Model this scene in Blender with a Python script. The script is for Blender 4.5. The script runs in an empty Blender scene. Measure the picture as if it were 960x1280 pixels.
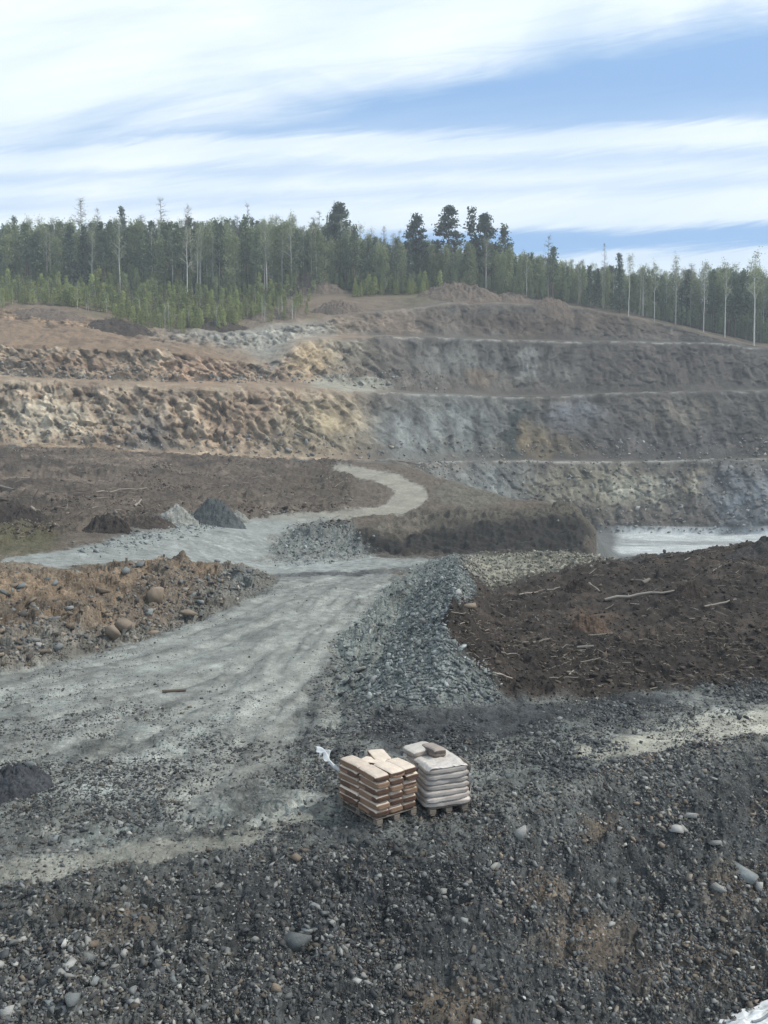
import bpy, bmesh, math, random
import numpy as np
from mathutils import Vector, Matrix

random.seed(7)
RNG = np.random.default_rng(11)
SC = bpy.context.scene
COLL = SC.collection

# ------------------------------------------------------------------ camera
H = 6.5                                   # eye height above the ground round the pallets
PITCH = math.atan(40 / 1000)
cam_d = bpy.data.cameras.new("camera")
cam = bpy.data.objects.new("camera", cam_d)
COLL.objects.link(cam)
cam.location = (0, 0, H)
cam.rotation_euler = (math.pi / 2 - PITCH, 0, 0)
cam_d.sensor_fit = 'VERTICAL'
cam_d.angle = 2 * math.atan(640 / 1000)
cam_d.clip_start = 0.1
cam_d.clip_end = 6000
SC.camera = cam

# ------------------------------------------------------------------ light
SUN_AZ = math.radians(94)                 # clockwise from +Y (the view direction)
SUN_EL = math.radians(47)
sun_d = bpy.data.lights.new("sun", 'SUN')
sun = bpy.data.objects.new("sun", sun_d)
COLL.objects.link(sun)
sun_d.energy = 3.4
sun_d.angle = math.radians(2.0)
sun_d.color = (1.0, 0.95, 0.87)
sv = Vector((math.sin(SUN_AZ) * math.cos(SUN_EL), math.cos(SUN_AZ) * math.cos(SUN_EL), math.sin(SUN_EL)))
sun.rotation_euler = sv.to_track_quat('Z', 'Y').to_euler()
sun.location = sv * 300

SC.view_settings.view_transform = 'Standard'
SC.view_settings.look = 'None'
SC.view_settings.exposure = 0.0
SC.view_settings.gamma = 1.0


HAZE = 0.00060


class NT:
    """small helper round a node tree"""
    def __init__(self, tree):
        self.t = tree
        self.t.nodes.clear()

    def n(self, typ, **kw):
        nd = self.t.nodes.new(typ)
        for k, v in kw.items():
            setattr(nd, k, v)
        return nd

    def set(self, sock, v):
        if isinstance(v, bpy.types.NodeSocket):
            self.t.links.new(v, sock)
        elif v is not None:
            sock.default_value = v

    def math(self, op, a, b=None, c=None, clamp=False):
        nd = self.n('ShaderNodeMath', operation=op, use_clamp=clamp)
        self.set(nd.inputs[0], a)
        if b is not None: self.set(nd.inputs[1], b)
        if c is not None: self.set(nd.inputs[2], c)
        return nd.outputs[0]

    def mix(self, f, a, b, blend='MIX'):
        nd = self.n('ShaderNodeMix', data_type='RGBA', blend_type=blend)
        self.set(nd.inputs[0], f)
        self.set(nd.inputs[6], a)
        self.set(nd.inputs[7], b)
        return nd.outputs[2]

    def noise(self, vec, scale, detail=3, rough=0.55, dist=0.0):
        nd = self.n('ShaderNodeTexNoise')
        self.set(nd.inputs['Vector'], vec)
        nd.inputs['Scale'].default_value = scale
        nd.inputs['Detail'].default_value = detail
        nd.inputs['Roughness'].default_value = rough
        nd.inputs['Distortion'].default_value = dist
        return nd.outputs[0]

    def ramp(self, f, stops, interp='LINEAR'):
        nd = self.n('ShaderNodeValToRGB')
        nd.color_ramp.interpolation = interp
        el = nd.color_ramp.elements
        while len(el) < len(stops):
            el.new(0.5)
        for e, (p, c) in zip(el, stops):
            e.position = p
            e.color = c if isinstance(c, tuple) else (c, c, c, 1)
        self.set(nd.inputs[0], f)
        return nd.outputs[0]

    def rng(self, v, a, b, c=0.0, d=1.0, smooth=True):
        nd = self.n('ShaderNodeMapRange', interpolation_type='SMOOTHSTEP' if smooth else 'LINEAR')
        self.set(nd.inputs[0], v)
        for i, x in enumerate((a, b, c, d)):
            self.set(nd.inputs[1 + i], x)
        return nd.outputs[0]


world = bpy.data.worlds.new("World")
SC.world = world
world.use_nodes = True
w = NT(world.node_tree)
sky = w.n('ShaderNodeTexSky', sky_type='NISHITA')
sky.sun_disc = False
sky.sun_elevation = SUN_EL
sky.sun_rotation = SUN_AZ
sky.altitude = 600
sky.air_density = 1.0
sky.dust_density = 0.6
sky.ozone_density = 1.5
geo = w.n('ShaderNodeTexCoord')
sep = w.n('ShaderNodeSeparateXYZ')
w.t.links.new(geo.outputs['Generated'], sep.inputs[0])
X, Y, Z = sep.outputs
ay = w.math('MAXIMUM', w.math('ABSOLUTE', Y), 0.18)
A = w.math('DIVIDE', X, ay)                # horizontal tangent
E = w.math('DIVIDE', Z, ay)                # vertical tangent
cmb = w.n('ShaderNodeCombineXYZ')
w.set(cmb.inputs[0], w.math('MULTIPLY', A, 1.6))
w.set(cmb.inputs[1], w.math('MULTIPLY', w.math('SUBTRACT', E, w.math('MULTIPLY', A, 0.10)), 15.0))
streak = w.noise(cmb.outputs[0], 1.3, 5, 0.55, 0.6)
cmb2 = w.n('ShaderNodeCombineXYZ')
w.set(cmb2.inputs[0], w.math('MULTIPLY', A, 2.4))
w.set(cmb2.inputs[1], w.math('MULTIPLY', w.math('SUBTRACT', E, w.math('MULTIPLY', A, 0.20)), 8.0))
soft = w.noise(cmb2.outputs[0], 1.1, 4, 0.5, 0.8)
cmb3 = w.n('ShaderNodeCombineXYZ')
w.set(cmb3.inputs[0], w.math('MULTIPLY', A, 5.0))
w.set(cmb3.inputs[1], w.math('MULTIPLY', w.math('SUBTRACT', E, w.math('MULTIPLY', A, 0.16)), 46.0))
fine = w.noise(cmb3.outputs[0], 1.0, 7, 0.68, 1.2)
# upper bank: its lower edge climbs to the right
eb = w.math('MULTIPLY_ADD', A, 0.185, 0.482)
d1 = w.math('SUBTRACT', E, eb)
d1 = w.math('ADD', d1, w.math('MULTIPLY', w.math('SUBTRACT', soft, 0.5), 0.10))
d1 = w.math('ADD', d1, w.math('MULTIPLY', w.math('SUBTRACT', fine, 0.5), 0.045))
bank = w.rng(d1, -0.045, 0.050)
bank = w.math('MULTIPLY', bank, w.rng(fine, 0.30, 0.60, 0.93, 1.0))
bank = w.math('MULTIPLY', bank, w.rng(streak, 0.15, 0.62, 0.80, 1.0))
# lower band of thin streaks
e2 = w.math('SUBTRACT', E, w.math('MULTIPLY', A, 0.035))
e2 = w.math('ADD', e2, w.math('MULTIPLY', w.math('SUBTRACT', streak, 0.5), 0.030))
e2 = w.math('ADD', e2, w.math('MULTIPLY', w.math('SUBTRACT', fine, 0.5), 0.034))
band = w.ramp(e2, [(0.0, 0.9), (0.245, 0.9), (0.266, 0.75), (0.276, 0.10), (0.292, 0.08), (0.306, 0.85), (0.335, 0.92),
                   (0.352, 0.62), (0.368, 0.88), (0.385, 0.55), (0.400, 0.92), (0.418, 0.80), (0.432, 0.22), (0.47, 0.06), (1.0, 0.05)])
leftveil = w.rng(A, 0.05, -0.45, 0.0, 0.55)
band = w.math('MAXIMUM', band, w.math('MULTIPLY', leftveil, w.rng(streak, 0.2, 0.7, 0.5, 1.0)))
cover = w.math('MAXIMUM', bank, band, clamp=True)
# behind the camera: broken high cloud everywhere
back = w.rng(Y, -0.05, 0.15)
cover = w.math('ADD', w.math('MULTIPLY', cover, back), w.math('MULTIPLY', w.math('SUBTRACT', 1.0, back), 0.62))
cloudcol = w.mix(w.rng(soft, 0.25, 0.75), (8.5, 9.8, 10.8, 1), (10.6, 11.4, 11.8, 1))
blue = w.mix(0.72, sky.outputs[0], (3.3, 6.1, 10.4, 1))
bg = w.n('ShaderNodeBackground')
bg.inputs[1].default_value = 0.10
w.set(bg.inputs[0], w.mix(cover, blue, cloudcol))
wo = w.n('ShaderNodeOutputWorld')
w.t.links.new(bg.outputs[0], wo.inputs[0])

# ------------------------------------------------------------------ helpers
CP, SP = math.cos(PITCH), math.sin(PITCH)


def at(px, py, D):
    """world point seen at photo pixel (px,py) at horizontal distance D; vectorised"""
    px, py, D = np.asarray(px, float), np.asarray(py, float), np.asarray(D, float)
    cx, cy = (px - 480) / 1000, (640 - py) / 1000
    k = D / (CP + cy * SP)
    return np.stack([cx * k, D + 0 * cx, H + (-SP + CP * cy) * k], -1)


def at_z(px, py, z):
    cy = (640 - py) / 1000
    r = (-SP + CP * cy) / (CP + cy * SP)
    return at(px, py, (z - H) / r)


def proj(P):
    d = P - np.array([0, 0, H])
    f = d[..., 1] * CP - d[..., 2] * SP
    u = d[..., 1] * SP + d[..., 2] * CP
    f = np.where(f > 0.05, f, 0.05)
    return 480 + 1000 * d[..., 0] / f, 640 - 1000 * u / f


_T = np.random.default_rng(3).random(64 ** 3).astype(np.float32)


def _idx(i, j, k, s):
    return ((i + 17 * s) & 63) * 4096 + ((j + 29 * s) & 63) * 64 + ((k + 43 * s) & 63)


def vnoise(P, seed=0):
    """value noise in -1..1"""
    F = np.floor(P)
    I = F.astype(np.int32)
    f = (P - F).astype(np.float32)
    f = f * f * f * (f * (f * 6 - 15) + 10)
    i, j, k = I[..., 0], I[..., 1], I[..., 2]
    fx, fy, fz = f[..., 0], f[..., 1], f[..., 2]
    r = 0
    for a in (0, 1):
        wx = fx if a else 1 - fx
        for b in (0, 1):
            wy = fy if b else 1 - fy
            for c in (0, 1):
                wz = fz if c else 1 - fz
                r = r + wx * wy * wz * _T[_idx(i + a, j + b, k + c, seed)]
    return r * 2 - 1


def fbm(P, octv=4, seed=0, gain=0.5, ridged=False):
    r, a, t = 0, 1.0, 0
    for o in range(octv):
        v = vnoise(P * (2.03 ** o), seed + o)
        if ridged:
            v = 1 - 2 * np.abs(v)
        r = r + a * v
        t += a
        a *= gain
    return r / t


def cells(P, seed=0):
    I = np.floor(P).astype(np.int32)
    return _T[_idx(I[..., 0], I[..., 1], I[..., 2], seed)] * 2 - 1


def np_mesh(name, V, F, col=None, smooth=False):
    """mesh from arrays; F is (n,3) or (n,4)"""
    V = np.ascontiguousarray(V, np.float32)
    F = np.ascontiguousarray(F, np.int32)
    me = bpy.data.meshes.new(name)
    n, k = F.shape
    me.vertices.add(len(V))
    me.vertices.foreach_set('co', V.ravel())
    me.loops.add(n * k)
    me.loops.foreach_set('vertex_index', F.ravel())
    me.polygons.add(n)
    me.polygons.foreach_set('loop_start', np.arange(n, dtype=np.int32) * k)
    me.polygons.foreach_set('loop_total', np.full(n, k, np.int32))
    me.update(calc_edges=True)
    if col is not None:
        c = np.ones((len(V), 4), np.float32)
        c[:, :3] = col
        at_ = me.attributes.new('Col', 'FLOAT_COLOR', 'POINT')
        at_.data.foreach_set('color', c.ravel())
    if smooth:
        me.polygons.foreach_set('use_smooth', np.ones(n, bool))
    return me


def link(name, me, mat=None, parent=None):
    o = bpy.data.objects.new(name, me)
    COLL.objects.link(o)
    if mat is not None and me is not None and not me.materials:
        me.materials.append(mat)
    if parent is not None:
        o.parent = parent
    return o


def tag(o, label=None, cat=None, group=None, kind=None):
    if label: o['label'] = label
    if cat: o['category'] = cat
    if group: o['group'] = group
    if kind: o['kind'] = kind
    return o


def empty(name, loc, rz=0.0):
    o = bpy.data.objects.new(name, None)
    o.empty_display_size = 0.3
    COLL.objects.link(o)
    o.location = loc
    o.rotation_euler = (0, 0, rz)
    return o


def copy_tree(o):
    c = o.copy()
    COLL.objects.link(c)
    for ch in o.children:
        d = ch.copy()
        COLL.objects.link(d)
        d.parent = c
        for g in ch.children:
            h = g.copy()
            COLL.objects.link(h)
            h.parent = d
    return c


# ------------------------------------------------------------------ materials
def earth_material():
    m = bpy.data.materials.new("earth")
    m.use_nodes = True
    t = NT(m.node_tree)
    tc = t.n('ShaderNodeNewGeometry').outputs['Position']
    at_ = t.n('ShaderNodeAttribute', attribute_name='Col')
    gr = t.n('ShaderNodeAttribute', attribute_name='Grain').outputs['Fac']
    big = t.noise(tc, 0.35, 4, 0.6)
    mid = t.noise(tc, 2.3, 5, 0.65)
    fin = t.noise(tc, 17.0, 4, 0.7)
    f = t.math('ADD', t.math('MULTIPLY', big, 0.45), t.math('ADD', t.math('MULTIPLY', mid, 0.60), t.math('MULTIPLY', fin, 0.55)))
    v = t.math('MULTIPLY_ADD', f, 1.5, -0.19)             # about 0.5 .. 1.5
    vo = t.n('ShaderNodeTexVoronoi')
    t.set(vo.inputs['Vector'], tc)
    vo.inputs['Scale'].default_value = 13.0
    vo2 = t.n('ShaderNodeTexVoronoi')
    t.set(vo2.inputs['Vector'], tc)
    vo2.inputs['Scale'].default_value = 3.4
    s1 = t.n('ShaderNodeSeparateColor'); t.set(s1.inputs[0], vo.outputs['Color'])
    s2 = t.n('ShaderNodeSeparateColor'); t.set(s2.inputs[0], vo2.outputs['Color'])
    sp = t.math('ADD', t.rng(s1.outputs[0], 0.0, 1.0, 0.62, 1.42), t.rng(s2.outputs[1], 0.0, 1.0, -0.22, 0.22))
    v2 = t.math('MULTIPLY', v, t.math('ADD', 1.0, t.math('MULTIPLY', gr, t.math('SUBTRACT', sp, 1.0))))
    col = t.mix(1.0, at_.outputs['Color'], v2, 'MULTIPLY')
    cmbc = t.n('ShaderNodeCombineColor')
    for i in range(3): t.set(cmbc.inputs[i], v2)
    mx = t.n('ShaderNodeMix', data_type='RGBA', blend_type='MULTIPLY')
    mx.inputs[0].default_value = 1.0
    t.set(mx.inputs[6], at_.outputs['Color']); t.set(mx.inputs[7], cmbc.outputs[0])
    bs = t.n('ShaderNodeBsdfPrincipled')
    t.set(bs.inputs['Base Color'], mx.outputs[2])
    bs.inputs['Roughness'].default_value = 0.92
    bs.inputs['Specular IOR Level'].default_value = 0.25
    hgt = t.math('ADD', t.math('MULTIPLY', fin, 0.5), t.math('ADD', mid, t.math('MULTIPLY', t.math('MULTIPLY', gr, vo.outputs['Distance']), -0.6)))
    b = t.n('ShaderNodeBump')
    b.inputs['Strength'].default_value = 0.65
    b.inputs['Distance'].default_value = 0.12
    t.set(b.inputs['Height'], hgt)
    t.set(bs.inputs['Normal'], b.outputs[0])
    o = t.n('ShaderNodeOutputMaterial')
    t.t.links.new(bs.outputs[0], o.inputs[0])
    return m


def simple_material(name, col, rough=0.85, var=0.35, scale=6.0, bump=0.3, spec=0.25, rnd=0.0, attr=False, dist=0.03, trans=0.0):
    """noise-varied diffuse; rnd = per-object brightness spread; attr = multiply by the Col attribute"""
    m = bpy.data.materials.new(name)
    m.use_nodes = True
    t = NT(m.node_tree)
    tc = t.n('ShaderNodeTexCoord').outputs['Object']
    nz = t.noise(tc, scale, 5, 0.65)
    v = t.math('MULTIPLY_ADD', nz, 2 * var, 1 - var)
    if rnd:
        oi = t.n('ShaderNodeObjectInfo').outputs['Random']
        v = t.math('MULTIPLY', v, t.math('MULTIPLY_ADD', oi, 2 * rnd, 1 - rnd))
    cc = t.n('ShaderNodeCombineColor')
    for i in range(3): t.set(cc.inputs[i], v)
    base = t.n('ShaderNodeAttribute', attribute_name='Col').outputs['Color'] if attr else (*col, 1)
    c = t.mix(1.0, base, cc.outputs[0], 'MULTIPLY')
    bs = t.n('ShaderNodeBsdfPrincipled')
    t.set(bs.inputs['Base Color'], c)
    bs.inputs['Roughness'].default_value = rough
    bs.inputs['Specular IOR Level'].default_value = spec
    if bump:
        b = t.n('ShaderNodeBump')
        b.inputs['Strength'].default_value = bump
        b.inputs['Distance'].default_value = dist
        t.set(b.inputs['Height'], nz)
        t.set(bs.inputs['Normal'], b.outputs[0])
    o = t.n('ShaderNodeOutputMaterial')
    out = bs.outputs[0]
    if trans:
        tr = t.n('ShaderNodeBsdfTranslucent')
        t.set(tr.inputs[0], c)
        ms = t.n('ShaderNodeMixShader')
        ms.inputs[0].default_value = trans
        t.t.links.new(out, ms.inputs[1]); t.t.links.new(tr.outputs[0], ms.inputs[2])
        out = ms.outputs[0]
    t.t.links.new(out, o.inputs[0])
    return m


M_EARTH = earth_material()
M_STONE = simple_material("stone", (0.3, 0.3, 0.29), 0.85, 0.30, 9.0, 0.5, attr=True, dist=0.02)
M_STONE_PALE = simple_material("pale_stone", (0.27, 0.265, 0.245), 0.85, 0.30, 7.0, 0.5, rnd=0.35)
M_STONE_GREY = simple_material("grey_stone", (0.17, 0.18, 0.175), 0.85, 0.30, 7.0, 0.5, rnd=0.35)
M_STONE_TAN = simple_material("tan_stone", (0.20, 0.160, 0.120), 0.85, 0.30, 7.0, 0.5, rnd=0.30)
M_BARK = simple_material("pine_bark", (0.11, 0.085, 0.065), 0.9, 0.35, 3.0, 0.3, rnd=0.25)
M_BIRCH = simple_material("birch_bark", (0.46, 0.44, 0.39), 0.85, 0.45, 2.5, 0.2, rnd=0.25)
M_TWIG = simple_material("bare_twigs", (0.20, 0.18, 0.16), 0.9, 0.3, 2.0, 0.0, rnd=0.25)
M_PINE = simple_material("pine_needles", (0.140, 0.175, 0.105), 0.8, 0.35, 0.9, 0.0, rnd=0.25, trans=0.25)
M_CEDAR = simple_material("dark_needles", (0.088, 0.115, 0.088), 0.8, 0.35, 0.9, 0.0, rnd=0.25, trans=0.2)
M_LEAF = simple_material("spring_leaves", (0.235, 0.265, 0.145), 0.75, 0.35, 0.9, 0.0, rnd=0.28, trans=0.4)
M_YOUNG = simple_material("young_needles", (0.290, 0.320, 0.130), 0.75, 0.35, 1.3, 0.0, rnd=0.30, trans=0.4)
M_FOREST = simple_material("forest_leaves", (1, 1, 1), 0.8, 0.30, 0.8, 0.0, attr=True, trans=0.3)
M_DEADWOOD = simple_material("weathered_wood", (0.25, 0.22, 0.185), 0.85, 0.35, 5.0, 0.3, rnd=0.35)

# ------------------------------------------------------------------ terrain: lines across the land, each {px: (py, distance)}
L = [
    # 0 under the camera
    {-500: ('z', -0.6, 3), 200: ('z', -0.8, 3.5), 480: ('z', -2.2, 6), 720: ('z', -3.2, 7), 1460: ('z', -4.0, 8)},
    # 1 bottom of the frame
    {-500: (1280, 9.7), 0: (1280, 9.8), 200: (1280, 10.4), 480: (1280, 11.7), 700: (1280, 12.9), 960: (1280, 14.0), 1460: (1280, 14.2)},
    # 2 crest of the near slope
    {-500: (1110, 12.8), 0: (1100, 13.0), 200: (1085, 13.4), 400: (1062, 14.0), 480: (1048, 14.5), 600: (1036, 14.9), 680: (1005, 16.0), 720: (985, 16.8),
     800: (957, 18.2), 880: (942, 18.9), 960: (932, 19.5), 1460: (905, 20.5)},
    # 3
    {-500: (960, 18.0), 0: (960, 18.0), 480: (958, 18.1), 600: (952, 18.4), 720: (938, 19.1), 800: (922, 20.3), 880: (906, 21.4), 960: (895, 22.0), 1460: (865, 24)},
    # 4 front of the peat / road
    {-500: (905, 21.2), 0: (885, 22.8), 200: (880, 23.2), 400: (880, 23.2), 560: (872, 23.9), 640: (874, 23.8), 720: (870, 24.1), 800: (862, 24.8), 880: (854, 25.4),
     960: (846, 26.0), 1460: (820, 28)},
    # 5 foot of the left bank
    {-500: (890, 22.4), 0: (838, 27.3), 100: (816, 30.1), 200: (786, 34.9), 300: (747, 44.2), 345: (729, 50.4), 400: (728, 50.8), 480: (745, 44.8), 540: (790, 34.2), 580: (800, 31.5),
     640: (800, 30.5), 800: (795, 31), 960: (782, 32), 1460: (750, 34)},
    # 6 top of the left bank
    {-500: (735, 30), 0: (714, 33), 100: (711, 37), 200: (706, 42), 260: (707, 47), 300: (711, 51), 345: (721, 53.5), 400: (717, 55.5), 480: (718, 55), 540: (742, 44), 580: (746, 42),
     640: (738, 44), 720: (713, 46), 800: (706, 44), 880: (700, 42), 960: (692, 41), 1460: (660, 42)},
    # 7 crest of the peat, rubble berm, far edge of the cross road
    {-500: (705, 42), 0: (706, 39), 100: (700, 45), 200: (696, 51), 300: (704, 60), 345: (702, 63), 400: (700, 65), 480: (699, 66), 540: (700, 62), 580: (699, 58), 640: (692, 56), 720: (696, 54),
     760: (700, 50), 800: (696, 48), 880: (687, 47), 960: (672, 46), 1460: (640, 46)},
    # 8 foot of the soil dump, road on the left, the pit on the right
    {-500: (690, 50), 0: (692, 48), 100: (676, 55), 200: (660, 65), 300: (662, 71), 345: (676, 72), 400: (690, 70), 480: (695, 70), 640: (694, 71), 740: (695, 72), 765: ('z', -3.4, 76),
     800: ('z', -4, 70), 960: ('z', -4, 66), 1460: ('z', -4, 66)},
    # 9 top edge of the dump
    {-500: (665, 60), 0: (670, 58), 100: (652, 67), 200: (645, 74), 300: (648, 78), 345: (650, 79), 400: (652, 79), 480: (660, 77), 560: (655, 78), 640: (650, 80), 700: (643, 81), 725: (643, 81),
     742: (660, 78), 765: ('z', -4, 100), 800: ('z', -4.2, 98), 960: ('z', -4.2, 96), 1460: ('z', -4, 96)},
    # 10
    {-500: (612, 80), 0: (612, 82), 100: (607, 86), 200: (606, 91), 300: (611, 97), 345: (614, 99), 400: (617, 99), 480: (622, 96), 560: (622, 97), 640: (631, 94), 700: (635, 91), 725: (637, 90),
     742: ('z', -1, 96), 765: ('z', -4.3, 120), 800: ('z', -4.3, 120), 960: ('z', -4.3, 120), 1460: ('z', -4.3, 120)},
    # 11 crest of the ground in front of the pit
    {-500: (560, 106), 0: (561, 110), 100: (565, 113), 200: (570, 115), 300: (575, 117), 400: (581, 119), 440: (581, 120), 480: (582, 120), 520: (588, 118), 560: (596, 116), 600: (608, 110), 640: (621, 103), 700: (630, 97), 725: ('z', 1.5, 108),
     742: ('z', -4, 120), 765: ('z', -4.4, 140), 960: ('z', -4.4, 140), 1460: ('z', -4.4, 140)},
    # 12 foot of the lowest face
    {-500: (556, 112), 0: (558, 114), 100: (562, 117), 200: (567, 119), 300: (572, 121), 400: (577, 124), 480: (578, 127), 520: (584, 128), 560: ('z', 4, 136), 600: ('z', 0, 144), 640: ('z', -4, 150),
     760: (667, 155), 840: (668, 156), 900: (669, 154), 960: (668, 148), 1460: (650, 120)},
    # 13 crest of the lowest face
    {-500: (554, 114), 0: (557, 116), 100: (561, 119), 200: (566, 121), 300: (571, 123), 400: (574, 127), 480: (576, 132), 520: (578, 140), 560: (577, 150), 600: (576, 156), 640: (575, 160),
     760: (577, 164), 840: (576, 165), 960: (573, 163), 1460: (560, 150)},
    # 14 back of that bench
    {-500: (553, 115), 0: (556, 117), 200: (565, 122), 300: (570, 124), 400: (573, 130), 480: (575, 138), 560: (576, 156), 640: (574, 165), 840: (575, 170), 960: (572, 168), 1460: (559, 155)},
    # 15 crest of the second face
    {-500: (462, 128), 0: (473, 130), 100: (477, 132), 200: (482, 134), 300: (485, 138), 350: (485, 141), 400: (486, 145), 440: (490, 150), 480: (491, 156), 560: (493, 168), 640: (496, 175), 720: (494, 178),
     800: (490, 180), 880: (489, 180), 960: (489, 178), 1460: (485, 160)},
    # 16 back of the second bench
    {-500: (459, 133), 0: (470, 135), 100: (474, 137), 200: (478, 140), 300: (478, 144), 350: (478, 147), 400: (478, 153), 440: (483, 158), 480: (487, 163), 560: (491, 173), 640: (494, 180), 960: (487, 183), 1460: (483, 166)},
    # 17 crest of the third face
    {-500: (420, 138), 0: (432, 142), 100: (436, 143), 150: (437, 144), 190: (432, 146), 230: (441, 147), 300: (453, 150), 330: (456, 152), 352: (446, 156), 372: (430, 162), 400: (424, 166), 440: (422, 170),
     480: (421, 174), 560: (423, 182), 640: (425, 188), 720: (427, 191), 800: (427, 192), 880: (429, 192), 910: (430, 192), 960: (437, 190), 1460: (440, 175)},
    # 18 back of the third bench, brown field on the left, grey plain
    {-500: (390, 155), 0: (402, 157), 100: (412, 157), 150: (420, 157), 200: (430, 157), 250: (436, 158), 300: (441, 160), 340: (438, 163), 370: (424, 168), 400: (420, 172), 480: (419, 179), 560: (421, 187),
     640: (424, 193), 800: (426, 197), 910: (429, 197), 960: (436.5, 192), 1460: (439, 178)},
    # 19 crest of the top face
    {-500: (380, 165), 0: (388, 166), 100: (397, 167), 170: (412, 166), 220: (418, 167), 300: (416, 172), 350: (409, 178), 400: (405, 182), 430: (394, 185), 480: (390, 188), 560: (379, 195), 640: (379, 199), 700: (381, 202),
     740: (387, 203), 800: (399, 203), 860: (413, 202), 900: (424, 200), 960: (436, 195), 1460: (438, 180)},
    # 20 ground in front of the forest
    {-500: (372, 178), 0: (377, 180), 100: (385, 180), 200: (404, 180), 300: (404, 184), 350: (392, 190), 400: (376, 196), 480: (376, 200), 560: (369, 204), 640: (373, 206), 740: (384, 208), 800: (396, 208), 860: (410, 207),
     960: (433, 202), 1460: (436, 190)},
    # 21 foot of the forest
    {-500: (352, 210), 0: (356, 212), 200: (356, 213), 300: (358, 215), 400: (359, 216), 480: (362, 217), 560: (364, 218), 640: (370, 219), 740: (382, 220), 800: (394, 220), 860: (407, 219), 960: (430, 214), 1460: (432, 204)},
    # 22 the hill among the trees
    {-500: (312, 300), 0: (316, 300), 300: (316, 300), 400: (320, 300), 480: (326, 300), 560: (332, 300), 640: (338, 300), 740: (352, 300), 800: (364, 300), 880: (376, 300), 960: (390, 300), 1460: (394, 300)},
    # 23, 24 beyond
    {-500: (345, 500), 480: (360, 500), 960: (430, 500), 1460: (430, 500)},
    {-500: (590, 4000), 1460: (590, 4000)},
]
ROWS = [36, 180, 74, 52, 92, 84, 40, 34, 44, 46, 40, 16, 82, 8, 78, 10, 58, 32, 44, 22, 22, 14, 6, 5]

COLS = np.concatenate([np.arange(-500, -60, 8.0), np.arange(-60, 1020, 1.4), np.arange(1020, 1461, 8.0)])
NC = len(COLS)


def gsmooth(a, s, axis):
    r = int(3 * s) + 1
    k = np.exp(-0.5 * (np.arange(-r, r + 1) / s) ** 2)
    k /= k.sum()
    pad = [(0, 0)] * a.ndim
    pad[axis] = (r, r)
    b = np.pad(a, pad, mode='edge')
    out = 0
    n = a.shape[axis]
    for i, kk in enumerate(k):
        sl = [slice(None)] * a.ndim
        sl[axis] = slice(i, i + n)
        out = out + kk * b[tuple(sl)]
    return out


LP, LY = [], []
for ln in L:
    ks = sorted(ln)
    y, d = [], []
    for k in ks:
        v = ln[k]
        if v[0] == 'z':
            y.append(600 + (H - v[1]) / v[2] * 1000); d.append(v[2])
        else:
            y.append(v[0]); d.append(v[1])
    fine = np.arange(-520, 1481, 2.0)
    yy = gsmooth(np.interp(fine, ks, y), 5, 0)
    dd = gsmooth(np.interp(fine, ks, d), 5, 0)
    LP.append(at(COLS, np.interp(COLS, fine, yy), np.interp(COLS, fine, dd)))
P_rows, T_rows = [], []
for i, n in enumerate(ROWS):
    for j in range(n):
        f = j / n
        P_rows.append(LP[i] * (1 - f) + LP[i + 1] * f)
        T_rows.append(i + f)
P_rows.append(LP[-1]); T_rows.append(len(L) - 1.0)
G = np.array(P_rows)                                   # rows, cols, 3
T = np.array(T_rows)
NR = len(T)
T2 = np.broadcast_to(T[:, None], (NR, NC))
# round the ground over the guide lines, keep the benches crisp
ws = np.clip((12.0 - T) / 0.6, 0, 1)[:, None, None]
G = gsmooth(G, 7, 0) * ws + gsmooth(G, 1.0, 0) * (1 - ws)
PX, PY = proj(G)
PX0, PY0 = PX.copy(), PY.copy()
DD = G[..., 1].copy()

# ---- zone masks: polygons over the land, drawn ragged
def raster(poly, blur=3.0):
    """soft polygon on a half-size canvas that covers px -500..1460, py 0..1400"""
    Wc, Hc = 980, 700
    xs = (np.arange(Wc) + 0.5) * 2 - 500
    ys = (np.arange(Hc) + 0.5) * 2
    m = np.zeros((Hc, Wc), bool)
    n = len(poly)
    yy = ys[:, None]; xx = xs[None, :]
    for i in range(n):
        x0, y0 = poly[i]; x1, y1 = poly[(i + 1) % n]
        if y0 == y1:
            continue
        c = ((y0 <= yy) & (yy < y1)) | ((y1 <= yy) & (yy < y0))
        xi = x0 + (yy - y0) * (x1 - x0) / (y1 - y0)
        m ^= c & (xx < xi)
    m = m.astype(np.float32)
    if blur:
        m = gsmooth(gsmooth(m, blur, 0), blur, 1)
    return m


WARPA = fbm(np.stack([PX0 / 26, PY0 / 13, 0 * PX0], -1), 4, 5)
WARPB = fbm(np.stack([PX0 / 26, PY0 / 13, 0 * PX0 + 9], -1), 4, 15)


def zone(poly, t0=0, t1=99, blur=3.0, warp=8.0):
    m = raster(poly, blur)
    x = np.clip(((PX0 + warp * WARPA) + 500) / 2, 0, 979).astype(int)
    y = np.clip((PY0 + 0.55 * warp * WARPB) / 2, 0, 699).astype(int)
    return m[y, x] * ((T2 >= t0) & (T2 <= t1))


def blob(cx, cy, rx, ry, t0=0, t1=99, warp=10.0, soft=0.35):
    d = np.hypot((PX0 + warp * WARPA - cx) / rx, (PY0 + 0.7 * warp * WARPB - cy) / ry)
    return np.clip((1 - d) / soft, 0, 1) * ((T2 >= t0) & (T2 <= t1))


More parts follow.
